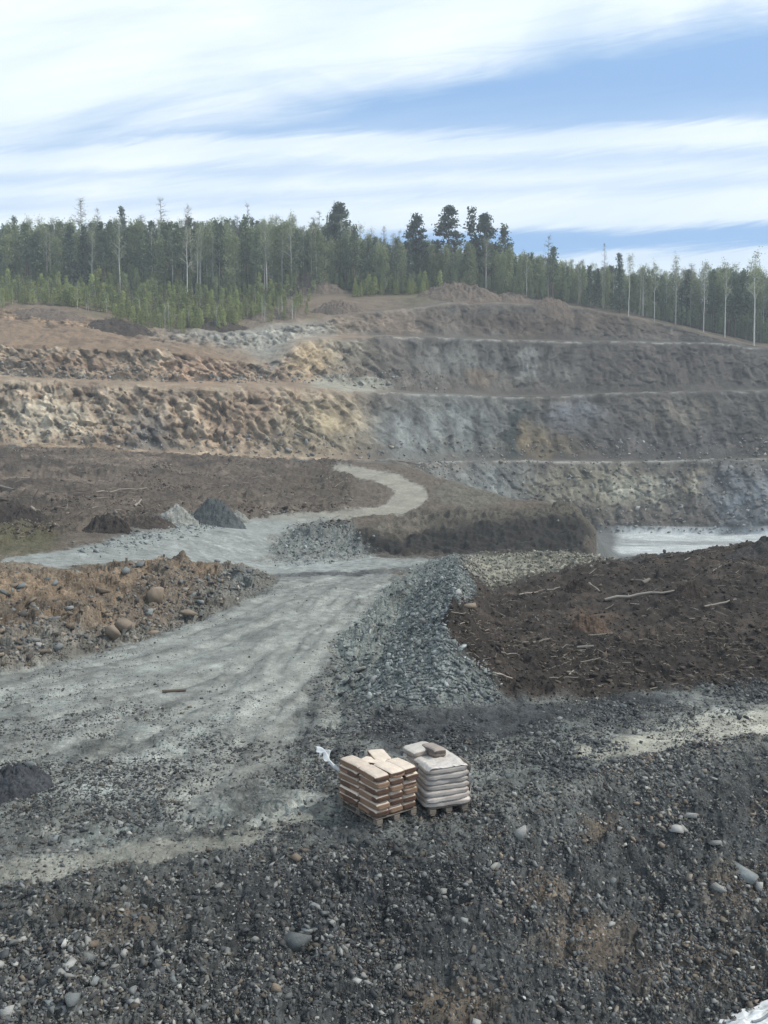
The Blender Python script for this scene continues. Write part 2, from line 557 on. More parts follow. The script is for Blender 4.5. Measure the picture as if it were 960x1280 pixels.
Z_ROAD = zone([(-500, 930), (-60, 858), (0, 843), (100, 820), (200, 792), (300, 752), (348, 731), (352, 721), (440, 719), (500, 717), (488, 735), (452, 768), (414, 810), (390, 850), (378, 900),
               (352, 955), (200, 1000), (0, 990), (-500, 1000)], 2.5, 6.6, 1.5, 14)
Z_FADE = zone([(-500, 830), (480, 700), (480, 860), (330, 885), (200, 895), (0, 905), (-500, 930)], 2, 7, 14, 14)
Z_CROSS = zone([(270, 704), (400, 700), (610, 696), (560, 707), (470, 712), (340, 719), (280, 713)], 5.6, 7.6, 1, 2)
Z_STRIP = zone([(335, 719), (460, 712.5), (525, 709.5), (518, 715), (400, 720.5), (345, 723)], 5.2, 7.2, 0.6, 2)
Z_UPPER = zone([(-500, 722), (0, 712), (0, 700), (60, 691), (150, 673), (240, 657), (320, 646), (400, 641), (450, 637), (488, 628), (497, 615), (470, 601), (408, 587), (424, 583), (490, 592), (530, 609), (536, 625),
                (510, 641), (450, 646), (392, 656), (332, 668), (345, 690), (300, 706), (200, 703), (60, 708)], 5.9, 11.2, 1.5, 4)
Z_PALE = zone([(90, 695), (180, 661), (240, 648), (300, 650), (240, 667), (170, 682)], 6, 10, 2, 6)
Z_OLIVE = zone([(-60, 652), (62, 654), (76, 680), (40, 696), (-60, 700)], 6, 10, 3, 8)
Z_PEAT = zone([(560, 871), (549, 845), (586, 800), (591, 770), (579, 747), (620, 739), (700, 712), (760, 702), (840, 694), (900, 684), (960, 668), (1040, 640), (1460, 600), (1460, 820), (960, 848), (850, 860), (720, 872), (620, 876)],
              3.4, 7.5, 1.5, 6)
Z_RUBB = zone([(570, 700), (640, 688), (720, 688), (768, 700), (700, 713), (620, 740), (580, 747)], 5, 7.4, 1.5, 5)
Z_BERM = zone([(524, 707), (580, 698), (581, 747), (592, 770), (587, 800), (550, 845), (562, 872), (500, 884), (410, 872), (424, 800), (470, 747)], 3.3, 7.3, 2, 6)
Z_TRACKR = zone([(690, 946), (800, 913), (960, 882), (1460, 850), (1460, 890), (960, 922), (850, 933), (760, 945)], 1.8, 4, 3, 9)
Z_TRACKL = zone([(-100, 1100), (150, 1062), (300, 1040), (412, 1000), (418, 1014), (330, 1047), (200, 1078), (0, 1108), (-100, 1125)], 1, 3, 2, 9)
Z_TRACKM = zone([(330, 850), (385, 850), (368, 900), (352, 955), (220, 1010), (180, 1005), (310, 945)], 2, 5, 4, 8)
Z_DARKB = zone([(560, 880), (720, 876), (870, 860), (850, 880), (700, 908), (600, 930), (560, 955), (470, 940), (460, 905)], 1.9, 4.2, 5, 10)
Z_BANK = zone([(-500, 745), (0, 713), (100, 709), (200, 703), (262, 704), (300, 709), (345, 723), (300, 750), (200, 788), (100, 818), (0, 840), (-500, 895)], 4.6, 6.5, 1.5, 5)
Z_DUMP = zone([(442, 664), (520, 645), (640, 640), (722, 634), (750, 660), (752, 697), (600, 697), (462, 696)], 7.3, 11, 1.5, 4)
Z_GHEAP = zone([(335, 690), (360, 662), (400, 650), (440, 655), (466, 692), (400, 701), (345, 703)], 6.5, 9.2, 2, 4)

NBK = fbm(G / 0.9, 4, 301, 0.6)


def crisp(m, k=0.55):
    """give a soft zone a ragged, gravelly edge"""
    return np.where(m > 0.01, np.clip((m - 0.5 + k * NBK) * 3.2 + 0.5, 0, 1), 0) * np.clip(m * 6, 0, 1)


Z_ROAD = crisp(Z_ROAD); Z_TRACKL = crisp(Z_TRACKL, 0.8); Z_TRACKR = crisp(Z_TRACKR, 0.6); Z_DARKB = crisp(Z_DARKB, 0.7); Z_UPPER = crisp(Z_UPPER, 0.35)
Z_FADE = np.clip(Z_FADE + 0.35 * NBK * (Z_FADE > 0.02) * (Z_FADE < 0.98), 0, 1)

# ---- raised ridge: the crushed-rock berm beside the road
def ridge(poly, wl, wr):
    """poly = [(x,y,h)]; returns height field, linear flanks; left/right widths"""
    best = np.full(G.shape[:2], 0.0)
    for (x0, y0, h0), (x1, y1, h1) in zip(poly[:-1], poly[1:]):
        dx, dy = x1 - x0, y1 - y0
        ll = dx * dx + dy * dy
        s = np.clip(((G[..., 0] - x0) * dx + (G[..., 1] - y0) * dy) / ll, 0, 1)
        ex, ey = G[..., 0] - (x0 + s * dx), G[..., 1] - (y0 + s * dy)
        d = np.hypot(ex, ey)
        side = dx * ey - dy * ex                        # >0 = left of the run
        wdt = np.where(side > 0, wl, wr)
        hh = h0 + s * (h1 - h0)
        best = np.maximum(best, hh * np.clip(1 - d / wdt, 0, 1))
    return best


cr = [(528, 860, 0.45), (543, 832, 1.10), (556, 795, 1.75), (566, 757, 2.0), (572, 728, 2.0), (572, 708, 1.4), (566, 700, 0.6)]
pts = []
for px, py, h in cr:
    q = at_z(px, py, h + 0.15)
    pts.append((q[0], q[1], h))
R1 = ridge(pts, 2.7, 1.9) * np.clip((T2 - 3.6) * 2.5, 0, 1)
G[..., 2] += R1 * ((T2 > 3) & (T2 < 7.4))

# ---- wheel tracks pressed into the roads
def tracks(lines, half=1.15, wid=0.34):
    ins = np.zeros(T2.shape); edg = np.zeros(T2.shape)
    for ln, z in lines:
        pl = np.array([at_z(a, b_, z)[:2] for a, b_ in ln])
        t_ = np.linspace(0, 1, len(pl)); tt = np.linspace(0, 1, 60)
        pl = np.stack([gsmooth(np.interp(tt, t_, pl[:, i]), 4, 0) for i in (0, 1)], -1)
        best = np.full(T2.shape, 1e9)
        for (x0, y0), (x1, y1) in zip(pl[:-1:2], pl[2::2]):
            dx, dy = x1 - x0, y1 - y0
            s = np.clip(((G[..., 0] - x0) * dx + (G[..., 1] - y0) * dy) / (dx * dx + dy * dy), 0, 1)
            best = np.minimum(best, np.hypot(G[..., 0] - x0 - s * dx, G[..., 1] - y0 - s * dy))
        q = np.abs(best + 0.12 * WARPA - half)
        ins = np.maximum(ins, np.clip(1.3 - q / wid, 0, 1))
        edg = np.maximum(edg, np.clip(1 - np.abs(q - wid * 1.25) / (wid * 0.55), 0, 1))
    fade = np.clip(0.75 + 1.5 * WARPB, 0, 1)
    ok = (T2 > 2.3) & (T2 < 7)
    return ins * fade * ok, edg * fade * (1 - ins) * ok


TRK_IN, TRK_ED = tracks([
    ([(420, 728), (395, 760), (330, 800), (220, 830), (100, 850), (-60, 880)], 0),
    ([(455, 728), (425, 770), (380, 810), (290, 850), (150, 890), (-60, 945)], 0),
    ([(440, 735), (405, 795), (378, 840), (365, 890), (345, 950), (290, 1010)], 0),
    ([(372, 733), (330, 765), (240, 800), (120, 826), (-60, 866)], 0),
    ([(410, 760), (340, 840), (260, 905), (130, 975), (-60, 1050)], 0),
    ([(1000, 895), (900, 910), (800, 930), (700, 950), (560, 985)], 0),
])

# ---- normals, then relief
def grid_normals(G):
    du = np.gradient(G, axis=1)
    dv = np.gradient(G, axis=0)
    n = np.cross(du, dv)
    n /= np.linalg.norm(n, axis=-1, keepdims=True) + 1e-9
    return n


N0 = grid_normals(gsmooth(gsmooth(G, 4, 0), 4, 1))
P = G.astype(np.float32).copy()
wall = np.clip((T2 - 12.0) * 8, 0, 1) * np.clip((19.9 - T2) * 4, 0, 1)
face = np.zeros_like(T2, float)
for a, b in ((12, 13), (14, 15), (16, 17), (18, 19)):
    s = (T2 - a) / (b - a)
    face = np.maximum(face, np.clip(s * 6, 0, 1) * np.clip((1 - s) * 9, 0, 1) * ((s > 0) & (s < 1)))
# fractured rock: gullies, dipping slabs, blocks
rot = np.array([[0.77, 0.0, 0.64], [0, 1, 0], [-0.64, 0, 0.77]])
B = P @ rot.T
wob = fbm(P / 6.0, 3, 21)
gull = fbm(np.stack([P[..., 0] / 4.0 + wob * 0.5, P[..., 1] / 9.0, P[..., 2] / 22.0], -1), 4, 31, ridged=True)
big = fbm(P / 15.0, 3, 41)
slab = fbm(np.stack([B[..., 0] / 1.5, B[..., 1] / 5, B[..., 2] / 5.0], -1), 4, 51, ridged=True)
wob2 = fbm(P / 2.2, 3, 22)
JX = np.where(PX0 > 500, P[..., 0], B[..., 0]); JZ = np.where(PX0 > 500, P[..., 2], B[..., 2])
blk = cells(np.stack([JX / 1.7 + wob + 0.3 * wob2, B[..., 1] / 2.6 + wob, JZ / 3.6 - wob + 0.4 * wob2], -1), 61)
blk2 = cells(np.stack([JX / 0.75 + 1.4 * wob + 0.6 * wob2, B[..., 1] / 1.2 + wob, JZ / 1.5 - wob + 0.6 * wob2], -1), 62)
leftw = np.clip((520 - PX0) / 160, 0, 1)
ck1 = vnoise(np.stack([P[..., 0] / 3.4 + 0.7 * wob + 0.2 * wob2, P[..., 1] / 6, P[..., 2] / 11.0 + 0.3 * wob], -1), 64)
ck2 = vnoise(np.stack([B[..., 0] / 2.4 + 0.5 * wob + 0.25 * wob2, B[..., 1] / 6, B[..., 2] / 9.0], -1), 65)
ck3 = vnoise(np.stack([P[..., 0] / 12.0 + 0.3 * wob, P[..., 1] / 9, P[..., 2] / 2.6 + 0.5 * wob], -1), 66)
crack = np.maximum(np.maximum(np.clip(1 - np.abs(ck1) / 0.10, 0, 1), np.clip(1 - np.abs(ck2) / 0.09, 0, 1)), 0.7 * np.clip(1 - np.abs(ck3) / 0.09, 0, 1))
rough = 0.75 + 0.8 * leftw
disp = face * (1.3 * big + rough * ((0.22 + 0.35 * leftw) * gull + (0.12 + 0.6 * leftw) * slab + (0.34 + 0.2 * leftw) * blk + (0.26 + 0.15 * leftw) * blk2 + 0.13 * fbm(P / 1.1, 3, 63)) - 0.55 * crack * np.clip(0.6 + 1.5 * big, 0, 1))
edge = np.zeros_like(face)
for c in (13, 15, 17, 19):
    edge = np.maximum(edge, np.clip(1 - np.abs(T2 - c) / 0.14, 0, 1))
along = np.stack([P[..., 0] / 7, P[..., 1] / 7, 0 * P[..., 0]], -1)
nh = N0 * np.array([1, 1, 0.25])
P = P + (nh * disp[..., None]).astype(np.float32)
P[..., 2] += edge * (0.5 + 0.5 * leftw) * (0.75 * fbm(along, 4, 71) + 0.35 * blk)
top = np.clip((T2 - 17.0) * 3, 0, 1) * (1 - face)
P[..., 2] += top * np.clip((400 - PX0) / 60, 0, 1) * np.clip((20.2 - T2) * 2, 0, 1) * (1.0 * fbm(P / 5, 4, 75) + 0.30 * fbm(P / 1.6, 3, 76, ridged=True))
P[..., 2] += np.clip(1 - np.abs(T2 - 19.75) / 0.6, 0, 1) * np.clip((PX0 - 400) / 40, 0, 1) * (1.0 * np.clip(fbm(P / 5, 4, 78) + 0.25, 0, 2))
# the lower ground
gz = np.clip((12.1 - T2) * 3, 0, 1)
lump = fbm(P / 3.2, 4, 81)
fineg = fbm(P / 0.55, 4, 82)
pebl = fbm(P / 0.16, 3, 83, ridged=True)
clod = fbm(P / 0.9, 4, 84, ridged=True)
smooth_road = np.clip(Z_ROAD * (0.35 + 0.65 * Z_FADE) + Z_CROSS + Z_UPPER + 0.8 * Z_TRACKR + 0.6 * Z_TRACKL + 0.4 * Z_TRACKM, 0, 1)
rough_g = np.clip(1 - 0.85 * smooth_road, 0, 1)
near = np.clip((22 - DD) / 6, 0, 1)
amp = gz * rough_g * (T2 < 12)
pit = ((T2 > 7.4) & (PX0 > 745) & (T2 < 12.1)).astype(float)
P[..., 2] += amp * (1 - pit) * (0.17 * lump + 0.10 * fineg + 0.05 * cells(P / 0.33 + 0.8 * fineg[..., None], 87) + near * 0.04 * pebl)
P[..., 2] += gz * smooth_road * (0.05 * lump + 0.03 * fineg + 0.05 * vnoise(np.stack([P[..., 0] * 1.2 - P[..., 1] * 0.35, P[..., 1] * 0.05, 0 * P[..., 0]], -1), 85))
P[..., 2] += 0.05 * TRK_ED - 0.05 * TRK_IN
P[..., 2] += Z_PEAT * (0.22 * clod + 0.22 * lump + 0.08)
P[..., 2] += (Z_BERM + Z_RUBB + Z_BANK + Z_GHEAP).clip(0, 1) * (0.20 * clod + 0.14 * lump + 0.12 * fineg + 0.14 * cells(P / 0.55 + 0.6 * lump[..., None], 86))
P[..., 2] += Z_BANK * (0.30 * cells(P / 1.1 + 0.5 * lump[..., None], 89) + 1.0 * fbm(np.stack([P[..., 0] / 2.2, P[..., 1] / 6, P[..., 2] / 6], -1), 3, 88))
P[..., 2] += Z_DUMP * (0.45 * clod + 0.5 * lump + 0.10 * cells(P / 1.2 + 0.5 * lump[..., None], 95))
field = ((T2 > 8.4) & (T2 < 11.6) & (PX0 < 440)) * (1 - Z_UPPER)
FB = fbm(P / 6.5, 4, 145, 0.6)
P[..., 2] += field * (0.5 * lump + 0.5 * clod + 0.7 * FB)
P[..., 2] += ((T2 > 9) & (T2 < 11.6) & (PX0 >= 440) & (PX0 < 745)) * (1 - Z_UPPER) * (0.25 * clod + 0.2 * lump)
slope = np.clip((2.0 - T2) * 3, 0, 1) * np.clip((T2 - 0.3) * 3, 0, 1)
wsl = fbm(P / 0.7, 3, 93)[..., None]
P[..., 2] += slope * (0.20 * fbm(P / 1.3, 4, 90) + 0.07 * fineg + 0.075 * cells(P / 0.42 + 0.7 * wsl, 91) + 0.04 * cells(P / 0.17 + 1.2 * wsl, 92))
# a low shelf of broken ground on the left of the near slope and at the crest
P[..., 2] += np.clip(1 - np.abs(T2 - 2.05) / 0.25, 0, 1) * np.clip((PX0 - 560) / 100, 0, 1) * (0.14 * clod + 0.10)
PXd, PYd = proj(P)
NRM = grid_normals(P)

# ---- what each spot is made of: base colours
C = np.zeros(G.shape, np.float32)
GRN = np.full(T2.shape, 0.5, np.float32)


def lay(m, col, k=1.0):
    global C
    m = np.clip(m * k, 0, 1)[..., None]
    C = C * (1 - m) + np.array(col, np.float32) * m


n1 = fbm(np.stack([PX0 / 60, PY0 / 30, 0 * PX0], -1), 4, 101)
n2 = fbm(P / 1.4, 4, 102)
n3 = fbm(P / 7.0, 4, 103)
lay(np.ones_like(T2, float), (0.105, 0.108, 0.104))
lay((n1 + 0.15) * (T2 < 5), (0.150, 0.162, 0.156), 1.3)
lay(np.clip((2.1 - T2) * 3, 0, 1), (0.050, 0.052, 0.053), 0.95)
lay(blob(470, 1130, 230, 80, 0, 2.1, 40, 0.8), (0.036, 0.038, 0.041), 0.8)
lay(np.clip((2.1 - T2) * 3, 0, 1) * np.clip((300 - PX0) / 160, 0, 1), (0.090, 0.091, 0.086), 0.8)
for b in ((745, 1030, 45, 24), (870, 1215, 110, 55), (735, 1180, 90, 40), (560, 1255, 90, 46), (935, 1120, 70, 60), (160, 1150, 80, 30), (690, 1120, 60, 30), (980, 1010, 40, 40)):
    lay(blob(*b, 0, 2.2, 30, 0.8), (0.150, 0.112, 0.078), 0.62)
lay(np.clip(1 - np.abs(T2 - 2.1) / 0.16, 0, 1) * np.clip((PX0 - 640) / 80, 0, 1), (0.17, 0.165, 0.145), 0.6)
Z_DARKB = Z_DARKB * np.clip(1 - R1 * 3, 0, 1)
lay(Z_DARKB, (0.040, 0.043, 0.048), 0.88)
lay(Z_ROAD * (0.42 + 0.58 * Z_FADE), (0.205, 0.214, 0.204), 0.95)
lay(blob(425, 1042, 75, 24, 1, 3.2, 18, 0.8), (0.040, 0.043, 0.049), 0.8)  # dark gravel left of the front pallet, with the pallet's shadow painted in
lay(Z_TRACKM, (0.25, 0.245, 0.222), 0.45)
rut = np.clip(vnoise(np.stack([P[..., 0] * 2.2 - P[..., 1] * 0.95, P[..., 1] * 0.16, 0 * P[..., 0]], -1), 111) * 1.6 - 0.25, 0, 1)
lay(Z_ROAD * rut * (0.6 + n2), (0.165, 0.165, 0.155), 0.65)
lay(Z_ROAD * np.clip(vnoise(np.stack([P[..., 0] * 1.9 - P[..., 1] * 0.7, P[..., 1] * 0.14, 0 * P[..., 0] + 5], -1), 112) * 2 - 0.5, 0, 1), (0.285, 0.295, 0.28), 0.6)
lay(Z_CROSS, (0.24, 0.255, 0.25), 0.95)
lay(Z_STRIP, (0.10, 0.105, 0.105), 0.9)
lay(Z_TRACKR, (0.300, 0.290, 0.250), 0.95)
lay(Z_TRACKL, (0.225, 0.220, 0.192), 0.8)
lay(np.clip(TRK_IN, 0, 1), (0.275, 0.278, 0.258), 0.65)
lay(np.clip(TRK_ED, 0, 1), (0.105, 0.110, 0.107), 0.62)
# left ground beyond the bank
lay((T2 > 6.2) * (T2 < 12) * np.clip((760 - PX0) / 20, 0, 1), (0.105, 0.085, 0.068))
lay((T2 > 8) * (T2 < 12) * np.clip((440 - PX0) / 20, 0, 1) * np.clip(n1 + 0.3, 0, 1), (0.062, 0.049, 0.040), 0.9)
lay((T2 > 9.7) * (T2 < 12) * np.clip((330 - PX0) / 30, 0, 1) * np.clip(n2 * 2, 0, 1), (0.165, 0.125, 0.098), 0.7)
lay(field * np.clip(FB * 2.5, 0, 1), (0.045, 0.036, 0.030), 0.8)
lay(field * np.clip(-FB * 2.5 - 0.2, 0, 1), (0.165, 0.130, 0.105), 0.6)
lay(blob(400, 606, 60, 26, 8, 11.5), (0.075, 0.060, 0.046), 0.7)
lay(blob(250, 608, 100, 14, 8, 11.5), (0.070, 0.055, 0.045), 0.6)
lay(blob(590, 618, 60, 22, 9, 11.5, 8), (0.115, 0.108, 0.088), 0.7)
lay(Z_OLIVE, (0.078, 0.074, 0.038), 0.7)
lay(Z_PALE, (0.20, 0.208, 0.200), 0.95)
lay((T2 > 6.3) * (T2 < 8.6) * np.clip((PX0 - 200) / 60, 0, 1) * np.clip((475 - PX0) / 10, 0, 1), (0.20, 0.207, 0.195), 0.85)
lay(Z_UPPER, (0.225, 0.238, 0.232), 0.95)
lay(Z_UPPER * np.clip((T2 - 8.8) * 2, 0, 1), (0.245, 0.225, 0.185), 0.8)
lay(Z_GHEAP, (0.150, 0.158, 0.152), 0.9)
lay(Z_CROSS, (0.24, 0.255, 0.25), 0.9)
lay(Z_STRIP, (0.10, 0.105, 0.105), 0.9)
# left bank: tan earth with grey broken rock along its foot and its right end
lay(Z_BANK, (0.185, 0.137, 0.096))
lay(Z_BANK * np.clip(n2 * 2.2 + 0.15, 0, 1), (0.092, 0.074, 0.058), 0.9)
lay(Z_BANK * blob(215, 755, 90, 40, 4, 7), (0.130, 0.108, 0.088), 0.7)
lay(Z_BANK * np.clip((5.36 - T2) * 4, 0, 1), (0.145, 0.145, 0.135), 0.85)
lay(Z_BANK * blob(325, 735, 55, 40, 4, 7), (0.135, 0.145, 0.142), 0.9)
lay(np.clip(R1 * 3 - 0.3, 0, 1) * ((T2 > 3) & (T2 < 7.4)) * (1 - Z_PEAT), (0.150, 0.162, 0.154))
lay(Z_BERM, (0.165, 0.179, 0.170))
lay(Z_BERM * np.clip(n2 * 1.5, 0, 1), (0.12, 0.128, 0.122), 0.8)
lay(Z_RUBB, (0.225, 0.215, 0.175))
lay(Z_RUBB * np.clip(n2 * 1.5, 0, 1), (0.14, 0.135, 0.11), 0.8)
lay(Z_PEAT, (0.036, 0.0285, 0.024))
lay(Z_PEAT * np.clip(n2 * 1.5 - 0.1, 0, 1), (0.066, 0.051, 0.040), 0.8)
lay(Z_PEAT * np.clip((5.0 - T2) * 2, 0, 1), (0.026, 0.021, 0.018), 0.8)
lay(Z_PEAT * blob(740, 775, 40, 14, 3, 7, 6), (0.085, 0.060, 0.044), 0.7)
lay(Z_DUMP, (0.027, 0.025, 0.023))
lay(Z_DUMP * np.clip((T2 - 8.75) * 3, 0, 1), (0.095, 0.085, 0.068), 0.8)
lay(Z_DUMP * blob(495, 655, 50, 26, 7, 10), (0.13, 0.112, 0.090), 0.8)
lay(blob(748, 685, 18, 20, 7.5, 11), (0.085, 0.072, 0.060), 0.8)
# pit
lay(pit, (0.11, 0.115, 0.115))
PITW = pit * np.clip((T2 - 9.6) * 3, 0, 1) * np.clip((PX0 - 765) / 14 + 0.4 * WARPA, 0, 1)
lay(PITW, (0.42, 0.44, 0.45), 0.95)
lay(PITW * np.clip(vnoise(np.stack([P[..., 0] / 14, P[..., 1] / 4, 0 * P[..., 0]], -1), 121) * 2, 0, 1), (0.22, 0.23, 0.24), 0.8)
# rock faces
W = np.clip((T2 - 12.05) * 10, 0, 1)
lay(W, (0.100, 0.089, 0.078))
lay(W * np.clip((470 - PX0) / 90, 0, 1), (0.255, 0.188, 0.132))
lay(W * np.clip((470 - PX0) / 90, 0, 1) * np.clip(slab * 1.5 + 0.1, 0, 1), (0.32, 0.262, 0.20), 0.8)
lay(W * np.clip((470 - PX0) / 90, 0, 1) * np.clip(n3 * 2.2, 0, 1), (0.185, 0.135, 0.100), 0.8)


def wl(cx, cy, rx, ry, col, k=0.9, t0=12, t1=20.5, soft=0.6):
    lay(blob(cx, cy, rx, ry, t0, t1, 22, soft), col, k)


GB = (0.118, 0.125, 0.121)
wl(560, 535, 140, 60, GB, 0.95, 13.5, 15.4)
wl(590, 610, 110, 45, (0.150, 0.158, 0.154), 0.95, 12, 13.4)
wl(580, 450, 90, 34, (0.112, 0.112, 0.105), 0.85, 15.4, 17.3)
wl(430, 445, 60, 30, (0.17, 0.155, 0.125), 0.7, 15.4, 17.3)
wl(388, 452, 36, 30, (0.33, 0.255, 0.165), 0.8, 15.4, 17.4)
wl(340, 450, 14, 16, (0.10, 0.105, 0.10), 0.9, 15.4, 18.5)
wl(405, 535, 90, 55, (0.225, 0.195, 0.145), 0.75, 13.5, 15.4)
wl(420, 520, 50, 30, (0.31, 0.25, 0.165), 0.6, 13.5, 15.4)
wl(185, 545, 34, 34, (0.130, 0.125, 0.118), 0.8, 13, 15.4)
wl(210, 495, 60, 12, (0.14, 0.105, 0.08), 0.8, 13, 15.4)
wl(60, 525, 90, 34, (0.37, 0.335, 0.27), 0.5, 13, 15.4)
wl(280, 530, 50, 45, (0.27, 0.20, 0.145), 0.8, 13, 15.4)
wl(255, 465, 80, 22, (0.33, 0.225, 0.16), 0.8, 15.4, 17.4)
wl(100, 455, 110, 18, (0.165, 0.115, 0.082), 0.75, 15.6, 17.1)
wl(520, 540, 60, 40, (0.18, 0.19, 0.188), 0.5, 13.5, 15.4)
wl(668, 550, 26, 30, (0.165, 0.128, 0.078), 0.8, 13.5, 15.4)
wl(700, 558, 70, 14, (0.150, 0.120, 0.080), 0.7, 13.5, 15.4)
wl(720, 520, 46, 30, (0.130, 0.135, 0.145), 0.9, 13.5, 15.4)
wl(830, 545, 140, 46, (0.098, 0.090, 0.086), 0.88, 13.5, 15.4)
wl(850, 520, 60, 26, (0.165, 0.145, 0.115), 0.6, 13.5, 15.4)
wl(648, 540, 12, 62, (0.045, 0.053, 0.050), 0.95, 13.5, 15.4)
wl(600, 472, 26, 20, (0.135, 0.105, 0.080), 0.8, 15.4, 17.3)
wl(663, 452, 15, 30, (0.29, 0.29, 0.27), 0.85, 15.6, 17.2)
wl(820, 455, 190, 38, (0.082, 0.070, 0.062), 0.92, 15.6, 17.3)
wl(700, 460, 60, 30, (0.115, 0.110, 0.100), 0.7, 15.6, 17.3)
wl(860, 445, 10, 16, (0.045, 0.04, 0.038), 0.9, 15.6, 17.3)
wl(700, 402, 210, 26, (0.100, 0.078, 0.062), 0.92, 17.4, 19.4)
wl(480, 400, 80, 24, (0.15, 0.115, 0.088), 0.8, 17.2, 19.4)
wl(740, 605, 100, 40, (0.172, 0.158, 0.122), 0.9, 12, 13.4)
wl(800, 615, 60, 22, (0.27, 0.26, 0.215), 0.6, 12, 13.4)
wl(870, 605, 20, 24, (0.27, 0.235, 0.175), 0.6, 12, 13.4)
wl(935, 625, 66, 55, (0.150, 0.160, 0.170), 0.85, 12, 13.4)
for q in (805, 822, 838, 872):
    wl(q, 612, 3.5, 26, (0.36, 0.34, 0.29), 0.7, 12, 13.4, 0.9)
edg2 = np.zeros_like(face)
for c in (13, 15, 17):
    edg2 = np.maximum(edg2, np.clip(1.3 - np.abs(T2 - c - 0.02) / 0.055, 0, 1))
lay(edg2 * np.clip((PX0 - 430) / 60, 0, 1) * np.clip(0.55 + 1.6 * n2 + 1.2 * n3, 0.08, 1), (0.31, 0.30, 0.275), 0.85)
lay(np.clip(1 - np.abs(T2 - 19.0) / 0.1, 0, 1) * (PX0 > 480), (0.24, 0.20, 0.16), 0.6)
for a in (13, 15, 17):
    lay(((T2 > a) & (T2 < a + 1)) * np.clip((520 - PX0) / 60, 0, 1), (0.215, 0.160, 0.115), 0.6)
lay(((T2 > 15) & (T2 < 16.2)) * blob(440, 480, 60, 14, 15, 16.3, 6), (0.27, 0.265, 0.225), 0.8)
lay(((T2 > 16.9) & (T2 < 20.2)) * np.clip((330 - PX0) / 60, 0, 1), (0.215, 0.152, 0.104))
lay(((T2 > 16.9) & (T2 < 19.9)) * np.clip((330 - PX0) / 60, 0, 1) * np.clip(n2 * 2.4 + 0.2, 0, 1), (0.115, 0.082, 0.060), 0.85)
lay(zone([(170, 418), (240, 428), (310, 440), (330, 452), (352, 440), (375, 425), (420, 418), (410, 404), (330, 402), (250, 412)], 16.95, 20, 3, 6), (0.215, 0.21, 0.19), 0.9)
# ground in front of and under the forest
lay(np.clip((T2 - 19.15) * 6, 0, 1), (0.150, 0.115, 0.085), 0.85)
lay(np.clip((T2 - 19.4) * 4, 0, 1) * np.clip((PX0 - 640) / 60, 0, 1), (0.055, 0.048, 0.034), 0.85)
lay(np.clip((T2 - 19.15) * 6, 0, 1) * np.clip(n3 * 2, 0, 1), (0.10, 0.09, 0.055), 0.8)
lay(np.clip((T2 - 20.3) * 3, 0, 1), (0.055, 0.055, 0.032), 0.9)
lay(blob(530, 362, 70, 12, 19, 21, 6), (0.16, 0.15, 0.085), 0.6)
n4 = fbm(P / 0.42, 4, 104, 0.65)
n5 = fbm(np.stack([P[..., 0] / 2.6 - P[..., 1] / 9, P[..., 1] / 5.0, P[..., 2]], -1), 4, 105, 0.6)
C *= (1.0 + (0.30 * np.clip(n2, -1, 1) + 0.55 * n4 * (T2 < 8) + (0.45 - 0.30 * smooth_road) * n5 * (T2 < 7)) * (T2 < 20))[..., None]
stria = fbm(np.stack([B[..., 0] / 0.9, B[..., 1] / 4, B[..., 2] / 5.0], -1), 4, 106, 0.65)
drip = fbm(np.stack([P[..., 0] / 1.6 + 0.4 * wob, P[..., 1] / 5, P[..., 2] / 9.0], -1), 4, 107, 0.6)
blot = fbm(P / 3.4, 4, 108, 0.6)
C *= (1.0 + face * (0.75 * stria * (0.25 + leftw) + 0.70 * drip * (1.1 - 0.6 * leftw) + 0.55 * blot + 0.16 * blk2 + 0.10 * blk))[..., None]
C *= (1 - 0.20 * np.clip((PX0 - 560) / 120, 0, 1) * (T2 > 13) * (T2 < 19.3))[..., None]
C[:] = np.clip(C * np.array([1.01, 1.01, 0.97], np.float32), 0.012, 0.6)
GRN[:] = np.clip(0.65 - 0.45 * smooth_road, 0.1, 1)
GRN[T2 > 12] = 0.25
GRN[Z_PEAT > 0.5] = 0.35

# ---- cut the sheet into its named pieces
ZID = np.zeros(T2.shape, np.int32)
ZNAMES = ['ground', 'haul_road', 'access_road', 'peat_field', 'crushed_rock_berm', 'rubble_berm', 'earth_bank', 'soil_dump', 'dirt_field', 'pit_floor',
          'quarry_face', 'quarry_face', 'quarry_face', 'quarry_face', 'hillside', 'gravel_mound', 'dirt_track', 'dirt_track']
ZID[(T2 > 6.2) & (T2 < 12)] = 8
ZID[(Z_ROAD > 0.5)] = 1
ZID[(Z_UPPER > 0.5) | (Z_CROSS > 0.5)] = 2
ZID[(Z_GHEAP > 0.5)] = 15
ZID[Z_PEAT > 0.5] = 3
ZID[Z_RUBB > 0.5] = 5
ZID[Z_BERM > 0.5] = 4
ZID[Z_BANK > 0.5] = 6
ZID[Z_DUMP > 0.5] = 7
ZID[(pit > 0.5)] = 9
ZID[(Z_TRACKR > 0.5)] = 16
ZID[(Z_TRACKL > 0.5)] = 17
ZID[T2 >= 12] = 10
ZID[T2 >= 14] = 11
ZID[T2 >= 16] = 12
ZID[T2 >= 18] = 13
ZID[T2 >= 19.2] = 14
ii = np.arange(NR * NC).reshape(NR, NC)
QF = np.stack([ii[:-1, :-1], ii[:-1, 1:], ii[1:, 1:], ii[1:, :-1]], -1).reshape(-1, 4)
ZF = ZID[:-1, :-1].reshape(-1)
Pf, Cf, Gf = P.reshape(-1, 3), C.reshape(-1, 3), GRN.reshape(-1)
